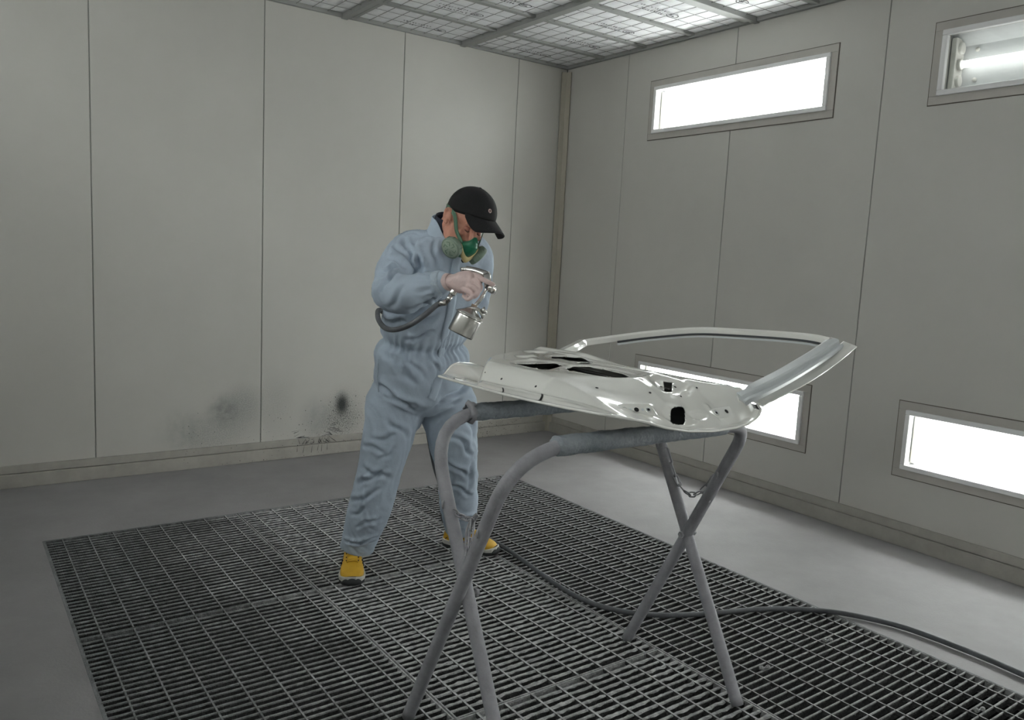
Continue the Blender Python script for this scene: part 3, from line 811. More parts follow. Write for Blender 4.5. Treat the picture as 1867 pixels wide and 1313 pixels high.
def hinge_plate(s, t, ds, dt, L, Hh, lift, bolts, dim):
    ux = (DX*ds+DY*dt).normalized(); nn = (UZ_*.70-DY*.66-DX*.22); nn = (nn-ux*nn.dot(ux)).normalized(); vy = nn.cross(ux)
    c = dp(s, t, surf(s, t))+nn*lift; V = []; n = 28; th = .016
    for k in range(n):
        a = 2*math.pi*k/n; ca, sa = math.cos(a), math.sin(a)
        V.append(c+ux*(L*math.copysign(abs(ca)**.35, ca))+vy*(Hh*math.copysign(abs(sa)**.35, sa)))
    V = V+[v+(v-c)*.12-nn*th for v in V]
    F = [tuple(range(n))]+[(k, k+n, (k+1) % n+n, (k+1) % n) for k in range(n)]
    pl = obj('hinge_plate', mesh('hinge_plate', V, F, M['paint']), door); bev(pl, .002)
    def flat(nm, q, r_, mat, h, par):
        cc = c+ux*q+nn*h; MB().add([cc]+[cc+ux*(r_*math.cos(2*math.pi*k/18))+vy*(r_*math.sin(2*math.pi*k/18)) for k in range(18)], [(0, 1+k, 1+(k+1) % 18) for k in range(18)]).build(nm, mat, par)
    for q in bolts:
        flat('bolt_seat', q, .0085, M['satin'], .0008, pl); flat('bolt_hole', q, .0042, M['rubber'], .0014, pl)
        path = [c+ux*(q+.0088*math.cos(k*math.pi/10))+vy*(.0088*math.sin(k*math.pi/10))+nn*.001 for k in range(21)]
        MB().tube(path, .0016, 6, False).build('bolt_ring', M['paint'], pl, True)
    flat('dowel_hole', 0, .0072, M['rubber'], .0010, pl)
    for q in dim: flat('weld_dimple', q, .0042, M['satin'], .0008, pl)
UZ_ = Vector((0, 0, 1))
hinge_plate(.1815, .110, .0592, -.0326, .050, .022, .004, (-.0355, .0355), (-.018, .018))
hinge_plate(.5440, .056, 1.0, -.03, .064, .019, .004, (-.051, .050), ())
for s, t, r_ in ((.4056, .1997, .0045), (.458, .1851, .0045), (.3067, .1625, .0042), (.4253, .1383, .0036), (.5309, .1568, .0036), (.62, .105, .0042), (.174, .2521, .005), (.080, .5602, .004), (.080, .4069, .004), (.086, .6464, .0025)):
    disc('clip_hole', s, t, r_, M['rubber'], .0014)
def slot(s0, s1, t0, t1, wd=.0035):
    P = [(lerp(s0, s1, k/6), lerp(t0, t1, (k/6)**2)) for k in range(7)]; V = []; F = []
    for k, (s, t) in enumerate(P):
        for q in (-1, 1): V.append(dp(s, t+q*wd, surf(s, t+q*wd)+.0012))
        if k: F.append((2*k-2, 2*k, 2*k+1, 2*k-1))
    obj('drain_slot', mesh('drain_slot', V, F, M['rubber']), door)
slot(.004, .030, .712, .735); slot(.004, .040, .478, .510); slot(.006, .062, .325, .362, .0045)
# ---- window frame
def sweep(name, path, sec, mat, parent, upv=(0, 0, 1), smooth=False, bevel=0):
    P, T, N = frames(path, upv); V = []; F = []; k = len(sec)
    for i, p in enumerate(P):
        B = T[i].cross(Vector(upv)).normalized(); N_ = B.cross(T[i]).normalized()
        V += [p+B*a+N_*b for a, b in sec]
    for i in range(len(P)-1):
        for j in range(k): F.append((i*k+j, i*k+(j+1) % k, (i+1)*k+(j+1) % k, (i+1)*k+j))
    F.append(tuple(range(k-1, -1, -1))); F.append(tuple((len(P)-1)*k+j for j in range(k)))
    o = obj(name, mesh(name, V, F, mat, smooth), parent)
    if bevel: bev(o, bevel)
    return o
pil = spline([dp(.56, .02, 1.072), dp(.60, -.008, 1.100), dp(.72, -.003, 1.122), dp(.83, .002, 1.145), dp(1.02, .016, 1.186), dp(1.160, .028, 1.222)], 8)
sec = [(-.028, -.016), (.022, -.026), (.026, -.012), (.020, -.006), (.018, -.010), (.012, -.009), (.010, .004), (.004, .008), (-.018, .012), (-.028, .008)]
wp = sweep('window_pillar', pil, sec, M['satin'], door, bevel=.0015)
fl = spline([dp(.62, -.004, 1.052), dp(.67, -.008, 1.066), dp(.76, -.008, 1.083), dp(.87, -.004, 1.103), dp(1.05, .0, 1.150), dp(1.205, -.006, 1.211)], 8)
sweep('pillar_flange', fl, [(-.028, .004), (.012, -.008), (.020, -.008), (.020, -.004), (.004, .002), (-.028, .010)], M['paint'], door, bevel=.001)
rl = spline([dp(1.150, .036, 1.219), dp(1.165, .10, 1.223), dp(1.17, .205, 1.222), dp(1.16, .40, 1.214), dp(1.13, .583, 1.203), dp(1.05, .755, 1.174), dp(.96, .845, 1.152), dp(.84, .905, 1.132), dp(.80, .905, 1.127), dp(.72, .870, 1.118), dp(.64, .845, 1.106), dp(.58, .83, 1.095)], 8)
sec = [(-.022, -.012), (.006, -.016), (.022, -.010), (.024, .004), (.010, .012), (-.014, .014), (-.024, .006)]
sweep('window_rail', rl, sec, M['paint'], door, bevel=.0015)
inn = [p+Vector((-.022, 0, -.012)) for p in rl[2:40]]
inn = []
for k, p in enumerate(rl[1:50]):
    c = dp(.80, .42, 1.10); d = (c-p); d.z = 0; d.normalize(); inn.append(p+d*.028+Vector((0, 0, -.012)))
sweep('glass_channel', inn, [(-.004, -.005), (.004, -.005), (.004, .003), (-.004, .003)], M['channel'], door)
inn2 = [p+Vector((0, 0, -.010)) for p in inn]
sweep('channel_lip', inn2, [(-.009, -.003), (.006, -.003), (.006, .003), (-.009, .003)], M['satin'], door)
# outer belt moulding edge, from pillar to rail
bl = spline([dp(.625, .055, 1.05), dp(.660, .2, 1.048), dp(.672, .5, 1.055), dp(.665, .8, 1.065), dp(.655, .93, 1.07)], 8)
sweep('belt_edge', bl, [(-.010, -.012), (.010, -.012), (.010, .010), (-.010, .014)], M['paint'], door, bevel=.002)

# ------------------------------------------------------------------ the worker
M['cover'] = pmat('coverall_fabric', (.39, .46, .545), .85, var=.05, vscale=9, bump=.2, bscale=22, bdist=.02, spec=.25)
M['cuff'] = pmat('coverall_elastic', (.41, .48, .55), .85, bump=.5, bscale=120, spec=.25)
M['skin'] = pmat('skin', (.50, .235, .165), .5, var=.14, vscale=22, bump=.1, bscale=220)
M['shirt'] = pmat('navy_shirt', (.010, .014, .030), .8)
M['hair'] = pmat('short_hair', (.10, .085, .075), .7, var=.3, vscale=60, bump=.6, bscale=300)
M['cap'] = pmat('cap_cloth', (.010, .010, .011), .75, bump=.25, bscale=420, spec=.3)
M['badge'] = pmat('cap_badge_ring', (.50, .36, .33), .4, metal=.4)
M['green'] = pmat('mask_rubber_green', (.012, .145, .075), .35, var=.1, vscale=30)
M['cart'] = pmat('cartridge_green', (.20, .27, .21), .5, var=.08, vscale=25)
M['cartface'] = pmat('cartridge_face', (.34, .42, .33), .7, var=.25, vscale=420, bump=.6, bscale=500)
M['cream'] = pmat('mask_yoke_cream', (.55, .45, .21), .5)
M['strap'] = pmat('mask_strap', (.095, .19, .125), .75, bump=.3, bscale=300)
M['latex'] = pmat('latex_glove', (.60, .46, .44), .42, var=.10, vscale=26, bump=.2, bscale=120, spec=.4)
M['yellow'] = pmat('shoe_yellow', (.62, .36, .022), .6, var=.08, vscale=22, bump=.15, bscale=240)
M['olive'] = pmat('shoe_mesh_panel', (.40, .28, .035), .75, var=.1, vscale=60)
M['sole'] = pmat('shoe_outsole', (.030, .034, .036), .7)
M['mid'] = pmat('shoe_midsole', (.52, .51, .48), .6)
M['navy'] = pmat('shoe_navy', (.012, .018, .055), .6)
M['eye'] = pmat('eyelid_skin', (.36, .15, .11), .5)
M['lash'] = pmat('lash_dark', (.05, .03, .025), .6)
M['silver'] = pmat('gun_metal', (.60, .59, .57), .24, metal=1.0, var=.12, vscale=30)
M['alu'] = pmat('cup_aluminium', (.56, .55, .53), .27, metal=1.0, var=.06, vscale=5, stretch=(1, 1, .2))
M['brass'] = pmat('gun_fitting', (.42, .33, .24), .35, metal=.9)

A_F = R(282)                                     # the way his chest faces
FX = Vector((math.cos(A_F), math.sin(A_F), 0)); LX = Vector((-FX.y, FX.x, 0)); UZ = Vector((0, 0, 1))

def remesh(name, mb, vox, smooth=4, mat=None):
    me = mesh(name, mb.v, mb.f); o = bpy.data.objects.new(name, me); COL.objects.link(o)
    m = o.modifiers.new('r', 'REMESH'); m.mode = 'VOXEL'; m.voxel_size = vox
    m = o.modifiers.new('s', 'SMOOTH'); m.factor = .5; m.iterations = smooth
    apply_mods(o); me = o.data; COL.objects.unlink(o); bpy.data.objects.remove(o)
    me.name = name
    if mat: me.materials.clear(); me.materials.append(mat)
    me.polygons.foreach_set('use_smooth', [True]*len(me.polygons)); return me

def cap_path(P, Rr, n=6):
    """add rounded ends to a sweep"""
    P = [Vector(p) for p in P]; Rr = [(r, r) if not isinstance(r, (tuple, list)) else tuple(r) for r in Rr]
    a = (P[0]-P[1]).normalized(); b = (P[-1]-P[-2]).normalized()
    r0_, r1_ = min(Rr[0]), min(Rr[-1])
    pre = [P[0]+a*r0_*math.sin(t) for t in (1.35, 1.0, .5)]; prr = [tuple(x*math.cos(t) for x in Rr[0]) for t in (1.35, 1.0, .5)]
    post = [P[-1]+b*r1_*math.sin(t) for t in (.5, 1.0, 1.35)]; por = [tuple(x*math.cos(t) for x in Rr[-1]) for t in (.5, 1.0, 1.35)]
    return pre+P+post, prr+Rr+por
def limb(mb, pts, rad, m=6, n=20, upv=None, rounded=True):
    P = spline(pts, m); k = len(pts); RR = []
    rad = [(r, r) if not isinstance(r, (tuple, list)) else r for r in rad]
    for i in range(len(P)):
        u = i/m; j = min(int(u), k-2); f_ = u-j; f_ = f_*f_*(3-2*f_); RR.append(tuple(lerp(rad[j][q], rad[j+1][q], f_) for q in (0, 1)))
    if rounded: P, RR = cap_path(P, RR)
    return mb.tube(P, RR, n, True, None, upv)
def loft(mb, secs, n=28):
    """sections (centre, half width, half depth, lateral axis, depth axis, squareness)"""
    V = []; F = []
    for c, hw, hd, a, b, p in secs:
        for k in range(n):
            t = 2*math.pi*k/n; cx_, sx_ = math.cos(t), math.sin(t)
            V.append(c + a*(hw*math.copysign(abs(cx_)**p, cx_)) + b*(hd*math.copysign(abs(sx_)**p, sx_)))
    for i in range(len(secs)-1):
        for k in range(n): F.append((i*n+k, i*n+(k+1) % n, (i+1)*n+(k+1) % n, (i+1)*n+k))
    F.append(tuple(range(n-1, -1, -1))); F.append(tuple((len(secs)-1)*n+k for k in range(n)))
    return mb.add(V, F)
def ball(mb, c, rx, ry, rz, ax=None, n=16):
    ax = ax or (Vector((1, 0, 0)), Vector((0, 1, 0)), Vector((0, 0, 1)))
    V = []; F = []
    for i in range(1, n):
        ph = math.pi*i/n
        for k in range(2*n):
            th = math.pi*k/n; V.append(c+ax[0]*(rx*math.sin(ph)*math.cos(th))+ax[1]*(ry*math.sin(ph)*math.sin(th))+ax[2]*(rz*math.cos(ph)))
    w_ = 2*n
    for i in range(n-2):
        for k in range(w_): F.append((i*w_+k, (i+1)*w_+k, (i+1)*w_+(k+1) % w_, i*w_+(k+1) % w_))
    V.append(c+ax[2]*rz); V.append(c-ax[2]*rz); a, b = len(V)-2, len(V)-1
    for k in range(w_): F.append((a, k, (k+1) % w_)); F.append((b, (n-2)*w_+(k+1) % w_, (n-2)*w_+k))
    return mb.add(V, F)

# joints, laid out in the room
pelvis = at(770, 688, 3.64); waist = at(772, 622, 3.60); chest = at(795, 525, 3.52); upper = at(806, 455, 3.46); neckb = at(818, 424, 3.41)
hipR = at(722, 735, 3.60); kneeR = at(692, 865, 3.57); ankR = at(650, 997, 3.625)
hipL = at(815, 735, 3.70); kneeL = at(833, 855, 3.78); ankL = at(839, 962, 3.95)
shR = at(744, 462, 3.42); elR = at(712, 532, 3.23); wrR = at(806, 516, 3.12)
shL = at(862, 468, 3.58); elL = at(856, 560, 3.70); wrL = at(800, 600, 3.86)
sp_up = (upper-pelvis).normalized()
def tilt(ax): return (ax-sp_up*ax.dot(sp_up)).normalized()
person = thing('person', (ankR+ankL)/2*1.0, 'worker in pale blue coverall, black cap and respirator spraying', 'person')
WM_p = WM[person.name]
# ---- coverall
mb = MB()
fx_, lx_ = tilt(FX), tilt(LX)
crotch = at(768, 752, 3.645)
loft(mb, [(crotch+Vector((0, 0, -.0)), .10, .10, LX, FX, 1), (at(768, 728, 3.645), .205, .165, LX, FX, .9), (pelvis, .235, .178, LX, FX, .9), (at(770, 655, 3.62), .228, .172, LX, fx_, .9), (waist, .205, .158, lx_, fx_, .9),
          (at(778, 590, 3.58), .215, .165, lx_, fx_, .9), (at(786, 560, 3.55), .222, .165, lx_, fx_, .9), (chest, .222, .160, lx_, fx_, .9), (at(800, 490, 3.49), .215, .148, lx_, fx_, .88), (upper, .195, .125, lx_, fx_, .9), (at(811, 436, 3.43), .135, .098, lx_, fx_, 1), (neckb, .085, .082, lx_, fx_, 1)])
limb(mb, [hipR, at(707, 800, 3.56), kneeR, at(674, 930, 3.585), ankR+Vector((0, 0, .0))], [(.135, .14), (.108, .115), (.097, .10), (.094, .098), (.070, .080)], n=24)
limb(mb, [hipL, at(826, 800, 3.70), kneeL, at(836, 915, 3.87), ankL], [(.135, .14), (.110, .115), (.100, .10), (.092, .094), (.074, .082)], n=24)
limb(mb, [at(782, 456, 3.44), at(760, 454, 3.43), shR, at(722, 496, 3.33), elR], [(.072, .08), (.078, .082), (.083, .085), (.080, .082), (.076, .076)], n=22)
limb(mb, [elR, at(738, 538, 3.19), at(775, 528, 3.15), wrR+(elR-wrR).normalized()*.006], [(.076, .076), (.080, .078), (.068, .068), (.046, .050)], n=22)
limb(mb, [at(845, 455, 3.50), shL, at(864, 510, 3.64), elL], [(.085, .09), (.092, .092), (.084, .084), (.078, .078)], n=22)
limb(mb, [elL, at(835, 590, 3.80), wrL], [(.078, .078), (.07, .07), (.05, .05)], n=22)
from mathutils.bvhtree import BVHTree
cv = remesh('coverall', mb, .0075, 6, M['cover'])
# folds and wrinkles
co = np.empty(len(cv.vertices)*3); cv.vertices.foreach_get('co', co); co = co.reshape(-1, 3)
nr = np.empty(len(cv.vertices)*3); cv.vertices.foreach_get('normal', nr); nr = nr.reshape(-1, 3)
J = [(np.array(elR), .13), (np.array(shR), .15), (np.array(kneeR), .14), (np.array(kneeL), .15), (np.array(ankR)+[0, 0, .03], .09), (np.array(ankL)+[0, 0, .03], .09), (np.array(crotch), .15), (np.array(waist), .12), (np.array(elL), .13)]
rt_, up_ = np.array(rt), np.array(up)
def ridged(v): return 1-2*abs(v)
dz = np.zeros(len(co))
for i, p in enumerate(co):
    v = Vector(p); u_, w_ = p@rt_, p@up_
    # diagonal drag folds whose direction wanders over the cloth
    a = .9+1.5*mnoise.noise(v*1.7)
    q = Vector((u_*math.cos(a)+w_*math.sin(a), (-u_*math.sin(a)+w_*math.cos(a))*.32, (p@np.array(fw))*.6))
    amp = .35+sum(1.5*math.exp(-(np.linalg.norm(p-c)/s)**2) for c, s in J)
    n1_ = ridged(mnoise.noise(q*11)); n2_ = ridged(mnoise.noise(q*23+Vector((7, 3, 1)))); n3_ = mnoise.noise(v*6)
    dz[i] = min(amp, 2.0)*(.0058*(n1_-.55)+.0034*(n2_-.5))+.005*n3_
# drag folds where the cloth pulls: valleys with a raised lip, laid over the surface
bv0 = BVHTree.FromPolygons([Vector(c) for c in co], [tuple(p.vertices) for p in cv.polygons])
def cast(px, py):
    d = (at(px, py, 1)-CPOS).normalized(); h = bv0.ray_cast(CPOS, d); return h[0]
FOLD = [(735,432,765,490,9,1.2),(755,440,770,500,8,1.2),(718,446,750,484,8,1),(706,470,738,490,8,1),(768,468,757,500,9,2.2),(745,446,757,497,7,1.6),(698,496,726,491,6,2),(690,522,722,499,7,1.6),(694,538,716,506,6,1.3),
 (710,562,742,520,9,.9),(788,534,801,556,6,1.2),(778,542,796,528,5,1),(748,568,796,546,8,1),(730,575,700,566,8,1),(704,584,742,588,7,1.5),(692,594,735,603,7,1.3),(745,597,800,570,9,1.4),(735,621,792,604,7,1.3),(760,560,800,545,8,.9),
 (792,440,796,492,8,1.0),(824,498,800,540,9,1.2),(700,640,745,692,10,1.3),(720,648,760,702,9,1.1),(735,640,775,690,8,.9),(690,702,768,746,9,1.6),(700,722,765,750,7,1.3),(852,700,792,744,9,1.6),(846,722,782,749,7,1.3),(855,662,815,722,9,1.0),(780,640,800,690,7,.8),
 (705,765,745,800,9,1.2),(678,802,724,792,8,1.1),(662,812,704,826,8,1.4),(660,852,712,872,9,1.3),(652,884,704,852,8,1.5),(640,915,694,890,8,1.4),(628,986,688,979,5,2.2),(650,962,692,945,7,1.3),(624,958,662,986,7,1.2),(690,840,720,815,8,1.1),(640,940,668,925,7,1.1),(720,760,745,850,9,.8),
 (840,800,862,832,8,1.3),(812,842,856,872,8,1.3),(820,884,862,904,7,1.3),(824,932,864,947,6,1.6),(850,758,866,802,8,1.0),(812,790,850,812,8,1.0),(862,840,850,900,6,1.0)]
for (x0, y0, x1, y1, wpx, dep) in FOLD:
    a, b = cast(x0, y0), cast(x1, y1)
    if a is None or b is None: continue
    a, b = np.array(a), np.array(b); e = b-a; L_ = np.linalg.norm(e)
    if L_ > .4: continue
    u_ = ((co-a)@e)/(L_*L_); uc = np.clip(u_, 0, 1); wob = .010*np.sin(uc*5+x0)
    pv = co-a-np.outer(uc, e); sd = np.cross(e/L_, np.array(fw)); sd /= np.linalg.norm(sd)
    lat = pv@sd+wob*np.sin(uc*math.pi); other = np.linalg.norm(pv-np.outer(pv@sd, sd), axis=1)
    wv = wpx/410*1.0; taper = np.sin(np.clip(u_*.94+.03, 0, 1)*math.pi)**.6*(u_ > -.02)*(u_ < 1.02)*(other < .07)
    dz += dep*taper*(-.0105*np.exp(-(lat/(wv*.42))**2)+.0075*np.exp(-((lat-wv*.95)/(wv*.6))**2)+.004*np.exp(-((lat+wv*.95)/(wv*.6))**2))
# waist elastic: drawn in along a band, small gathers above and below
wc = np.array(waist); su = np.array(sp_up); rel = (co-wc)@su; rad = np.linalg.norm((co-wc)-np.outer(rel, su), axis=1)
ang = np.arctan2((co-wc)@np.array(lx_), (co-wc)@np.array(fx_))
band = np.exp(-(rel/.020)**2)*(rad < .27); ga = np.exp(-(rel/.065)**2)*(rad < .27)
dz += -.016*band + .0045*ga*np.sin(ang*34+2*np.sin(ang*5)) + .010*np.exp(-((rel+.055)/.04)**2)*(rad < .27)
# hems drawn a little, cuff gathers
for c, d_, s in ((wrR, (elR-wrR).normalized(), .05),):
    rr = (co-np.array(c))@np.array(d_); ds = np.linalg.norm(co-np.array(c), axis=1)
    sd = np.cross(np.array(d_), up_); an2 = np.arctan2((co-np.array(c))@sd, (co-np.array(c))@up_)
    dz += .0035*np.exp(-((rr-.05)/.035)**2)*(ds < .13)*np.sin(an2*16)
co = co+nr*dz[:, None]
# trouser hems: flat open ends
for c, ax in ((np.array(ankR), np.array((ankR-kneeR).normalized())), (np.array(ankL), np.array((ankL-kneeL).normalized()))):
    k = (co-c)@ax; near = (np.linalg.norm(co-c, axis=1) < .2) & (k > .012); co[near] -= np.outer(k[near]-.012, ax)
cv.vertices.foreach_set('co', co.ravel()); cv.update()
cover = obj('coverall', cv, person)
m = cover.modifiers.new('s', 'SMOOTH'); m.factor = .35; m.iterations = 1
from mathutils.bvhtree import BVHTree
bvh = BVHTree.FromPolygons([Vector(c) for c in co], [tuple(p.vertices) for p in cv.polygons])
def on_cover(px, py, off=.003):
    d = (at(px, py, 1)-CPOS).normalized(); h = bvh.ray_cast(CPOS, d)
    if h[0] is None: return None
    n_ = h[1]; n_ = n_ if n_.dot(d) < 0 else -n_
    return h[0]+n_*off, n_
def cloth_strip(name, pts, hw, mat, parent, off=.004, th=.003):
    Q = [on_cover(*p, off) for p in pts]; Q = [q for q in Q if q]
    Pq = spline([q[0] for q in Q], 5); V = []; F = []
    P, T, N = frames(Pq); 
    for i, p in enumerate(P):
        u = i/(len(P)-1)*(len(Q)-1); n_ = Q[min(int(u), len(Q)-1)][1].lerp(Q[min(int(u)+1, len(Q)-1)][1], u-int(u)).normalized()
        s = T[i].cross(n_).normalized(); w_ = hw(i/(len(P)-1)) if callable(hw) else hw
        V += [p-s*w_-n_*th, p-s*w_, p-s*w_*.4+n_*th*.6, p+s*w_*.4+n_*th*.6, p+s*w_, p+s*w_-n_*th]
        if i: 
            for j in range(5): F.append(((i-1)*6+j, (i-1)*6+j+1, i*6+j+1, i*6+j))
    return obj(name, mesh(name, V, F, mat, True), parent)
cloth_strip('zip_flap', [(833, 470), (830, 484), (828, 505), (822, 560), (813, 600), (805, 640), (801, 680), (793, 712), (786, 728)], .021, M['cover'], cover)
cloth_strip('pocket_seam', [(690, 655), (688, 690), (690, 715)], .004, M['cuff'], cover, .001, .002)
# elastic cuff at the wrist
d_ = (wrR-elR).normalized()
P = [wrR-d_*.030, wrR-d_*.022, wrR-d_*.006, wrR+d_*.004]
v, f = tube_geo(P, [.044, .047, .046, .042], 32, False)
v = [Vector(p)+(Vector(p)-wrR).normalized()*(.0016*math.sin((i % 32)*math.pi)) for i, p in enumerate(v)]
o = obj('sleeve_cuff', mesh('sleeve_cuff', v, f, M['cuff'], True), cover); m = o.modifiers.new('solid', 'SOLIDIFY'); m.thickness = .004
# standing collar, open at the front
def collar():
    V = []; F = []; n = 40; c0 = at(818, 424, 3.405); axis = (at(823, 392, 3.375)-c0).normalized()
    b_ = tilt(FX); b_ = (FX-axis*FX.dot(axis)).normalized(); a_ = axis.cross(b_)*-1
    for i in range(n+1):
        t = R(-150)+R(300)*i/n                                  # 0 = back of the neck
        dv = -b_*math.cos(t)+a_*math.sin(t); fr_ = sstep(R(80), R(150), np.array([abs(t)]))[0]
        for j, (r_, h) in enumerate(((.096, -.035), (.087, .0), (.079, .030), (.077, .060))):
            V.append(c0+dv*(r_*(1+.10*(math.cos(t) < 0)*abs(math.cos(t)))+.002*mnoise.noise(Vector((t*3, j, 0))))+axis*(h-.035*fr_*(j/3)-.05*fr_))
    for i in range(n):
        for j in range(3): F.append((i*4+j, i*4+j+1, (i+1)*4+j+1, (i+1)*4+j))
    return V, F
v, f = collar(); o = obj('collar', mesh('collar', v, f, M['cover'], True), cover)
m = o.modifiers.new('solid', 'SOLIDIFY'); m.thickness = .004; m = o.modifiers.new('sub', 'SUBSURF'); m.levels = 1; m.render_levels = 1

# ---- head frame
A_H = R(268); PT = R(34)
HF = Vector((math.cos(A_H)*math.cos(PT), math.sin(A_H)*math.cos(PT), -math.sin(PT)))
roll_ = R(-13)
HL = Vector((-math.sin(A_H), math.cos(A_H), 0)); HU = HF.cross(HL)*1.0
HL, HU = HL*math.cos(roll_)+HU*math.sin(roll_), HU*math.cos(roll_)-HL*math.sin(roll_)
HC = at(847, 403, 3.305)
def hp(x, y, z): return HC+HL*x+HF*y+HU*z          # x his left, y forward, z up
HAX = (HL, HF, HU)
mb = MB()
ball(mb, hp(0, -.012, .030), .078, .098, .090, HAX, 18)
ball(mb, hp(0, .030, -.030), .064, .066, .085, HAX, 18)
ball(mb, hp(0, .042, -.082), .047, .048, .036, HAX)
limb(mb, [hp(0, .092, .012), hp(0, .106, -.010), hp(0, .118, -.030)], [(.009, .010), (.011, .012), (.014, .013)], 4, 12)
for s in (-1, 1):
    ball(mb, hp(s*.012, .104, -.036), .009, .010, .008, HAX, 8)
    ball(mb, hp(s*.030, .086, .026), .024, .012, .009, HAX, 10)
    ball(mb, hp(s*.045, .066, -.022), .021, .022, .018, HAX, 10)
    ball(mb, hp(s*.050, .015, -.062), .014, .040, .034, HAX, 10)
    # ear: rim, bowl, lobe
    er = [hp(s*.076, .012, -.012), hp(s*.086, .004, .018), hp(s*.092, -.014, .026), hp(s*.093, -.026, .008), hp(s*.088, -.020, -.018), hp(s*.080, -.006, -.034), hp(s*.077, .004, -.030)]
    limb(mb, er, [.0055, .0058, .006, .006, .006, .0065, .005], 5, 10)
    ball(mb, hp(s*.080, -.008, -.002), .007, .017, .024, HAX, 10)
limb(mb, [hp(0, -.030, -.045), at(828, 412, 3.36), neckb+Vector((0, 0, -.03)), upper], [(.058, .062), (.060, .064), (.068, .072), (.12, .09)], 5, 20)
# the body under the coverall, in one skin with head and neck
loft(mb, [(pelvis-UZ*.05, .12, .10, LX, FX, 1), (pelvis, .165, .12, LX, FX, 1), (waist, .145, .105, lx_, fx_, 1), (chest, .165, .115, lx_, fx_, 1), (upper, .15, .085, lx_, fx_, 1), (neckb-sp_up*.02, .065, .06, lx_, fx_, 1)], 20)
limb(mb, [hipR, kneeR, ankR], [.085, .058, .034], 5, 14)
limb(mb, [hipL, kneeL, ankL], [.085, .058, .034], 5, 14)
limb(mb, [upper, shR, elR, wrR, wrR+(wrR-elR).normalized()*.03], [.06, .055, .042, .031, .028], 5, 14)
limb(mb, [upper, shL, elL, wrL], [.06, .055, .042, .03], 5, 14)
bd = remesh('body', mb, .0048, 3, M['skin'])
co2 = np.empty(len(bd.vertices)*3); bd.vertices.foreach_get('co', co2); co2 = co2.reshape(-1, 3)
for s in (-1, 1):                                              # eye sockets
    e = np.array(hp(s*.031, .090, .006)); d2 = np.linalg.norm(co2-e, axis=1); co2 -= np.outer(.008*np.exp(-(d2/.014)**2), np.array(HF))
    e = np.array(hp(s*.090, -.008, .004)); d2 = np.linalg.norm(co2-e, axis=1); co2 -= np.outer(s*.0035*np.exp(-(d2/.009)**2), np.array(HL))
bd.vertices.foreach_set('co', co2.ravel()); bd.update()
body = obj('body', bd, person)
for s in (-1, 1):
    mb = MB(); ball(mb, hp(s*.031, .0775, .006), .0115, .0125, .0105, HAX, 12); ey = mb.build('eyelid', M['eye'], body, True)
    mb = MB(); limb(mb, [hp(s*.020, .0865, .000), hp(s*.031, .0905, -.0025), hp(s*.042, .0845, .000)], [.0012, .0016, .0012], 4, 6); mb.build('lash_line', M['lash'], ey, True)
    mb = MB(); limb(mb, [hp(s*.016, .0955, .022), hp(s*.032, .0955, .027), hp(s*.050, .083, .023)], [(.003, .002), (.004, .003), (.002, .002)], 4, 8); mb.build('eyebrow', M['hair'], body, True)
# short hair at the temples and nape
mb = MB(); ball(mb, hp(0, -.020, .022), .0805, .0955, .088, HAX, 20)
hv = [(Vector(p)-HC) for p in mb.v]
keep = [(q.dot(HF) < .045 and q.dot(HU) > (-.055 if q.dot(HF) < -.045 else .012)) for q in hv]
mb.f = [t for t in mb.f if all(keep[i] for i in t)]
mb.build('hair', M['hair'], body, True)
# navy shirt collar inside the coverall
v, f = tube_geo([at(820, 428, 3.41), at(823, 408, 3.39), at(825, 397, 3.378)], [(.084, .080), (.074, .073), (.068, .069)], 28, False, upv=FX)
o = obj('shirt_collar', mesh('shirt_collar', v, f, M['shirt'], True), person); m = o.modifiers.new('solid', 'SOLIDIFY'); m.thickness = .003

# ---- cap, worn turned a little to his left
CAPYAW = R(16)
CL_, CF_ = HL*math.cos(CAPYAW)-HF*math.sin(CAPYAW), HF*math.cos(CAPYAW)+HL*math.sin(CAPYAW)
CAPPIT = R(15); CFp, CUp = CF_*math.cos(CAPPIT)+HU*math.sin(CAPPIT), HU*math.cos(CAPPIT)-CF_*math.sin(CAPPIT)
def cap_pt(az, el):
    """dome seen from the head centre; az 0 = front"""
    rx, ry, rz = .0885, .1085, .096; x, y, z = rx*math.cos(el)*math.sin(az), ry*math.cos(el)*math.cos(az), rz*math.sin(el)
    return hp(0, -.010, .044)+rt*.013+CL_*x+CFp*y+CUp*z
V = []; F = []; na, ne = 48, 14
for j in range(ne):
    for i in range(na):
        az = 2*math.pi*i/na; el0 = R(-4)+R(4)*math.cos(az)-R(10)*(1-math.cos(az))/2
        el = lerp(el0, R(90), j/ne); p = cap_pt(az, el)
        seam = .0012*abs(math.sin(az*3))**.3
        V.append(p+(p-hp(0, 0, .02)).normalized()*(seam+.002*mnoise.noise(p*16)))
V.append(cap_pt(0, R(90)))
for j in range(ne-1):
    for i in range(na): F.append((j*na+i, j*na+(i+1) % na, (j+1)*na+(i+1) % na, (j+1)*na+i))
for i in range(na): F.append(((ne-1)*na+i, (ne-1)*na+(i+1) % na, len(V)-1))
cap = obj('cap', mesh('cap', V, F, M['cap'], True), person); m = cap.modifiers.new('solid', 'SOLIDIFY'); m.thickness = .003; m.offset = 1
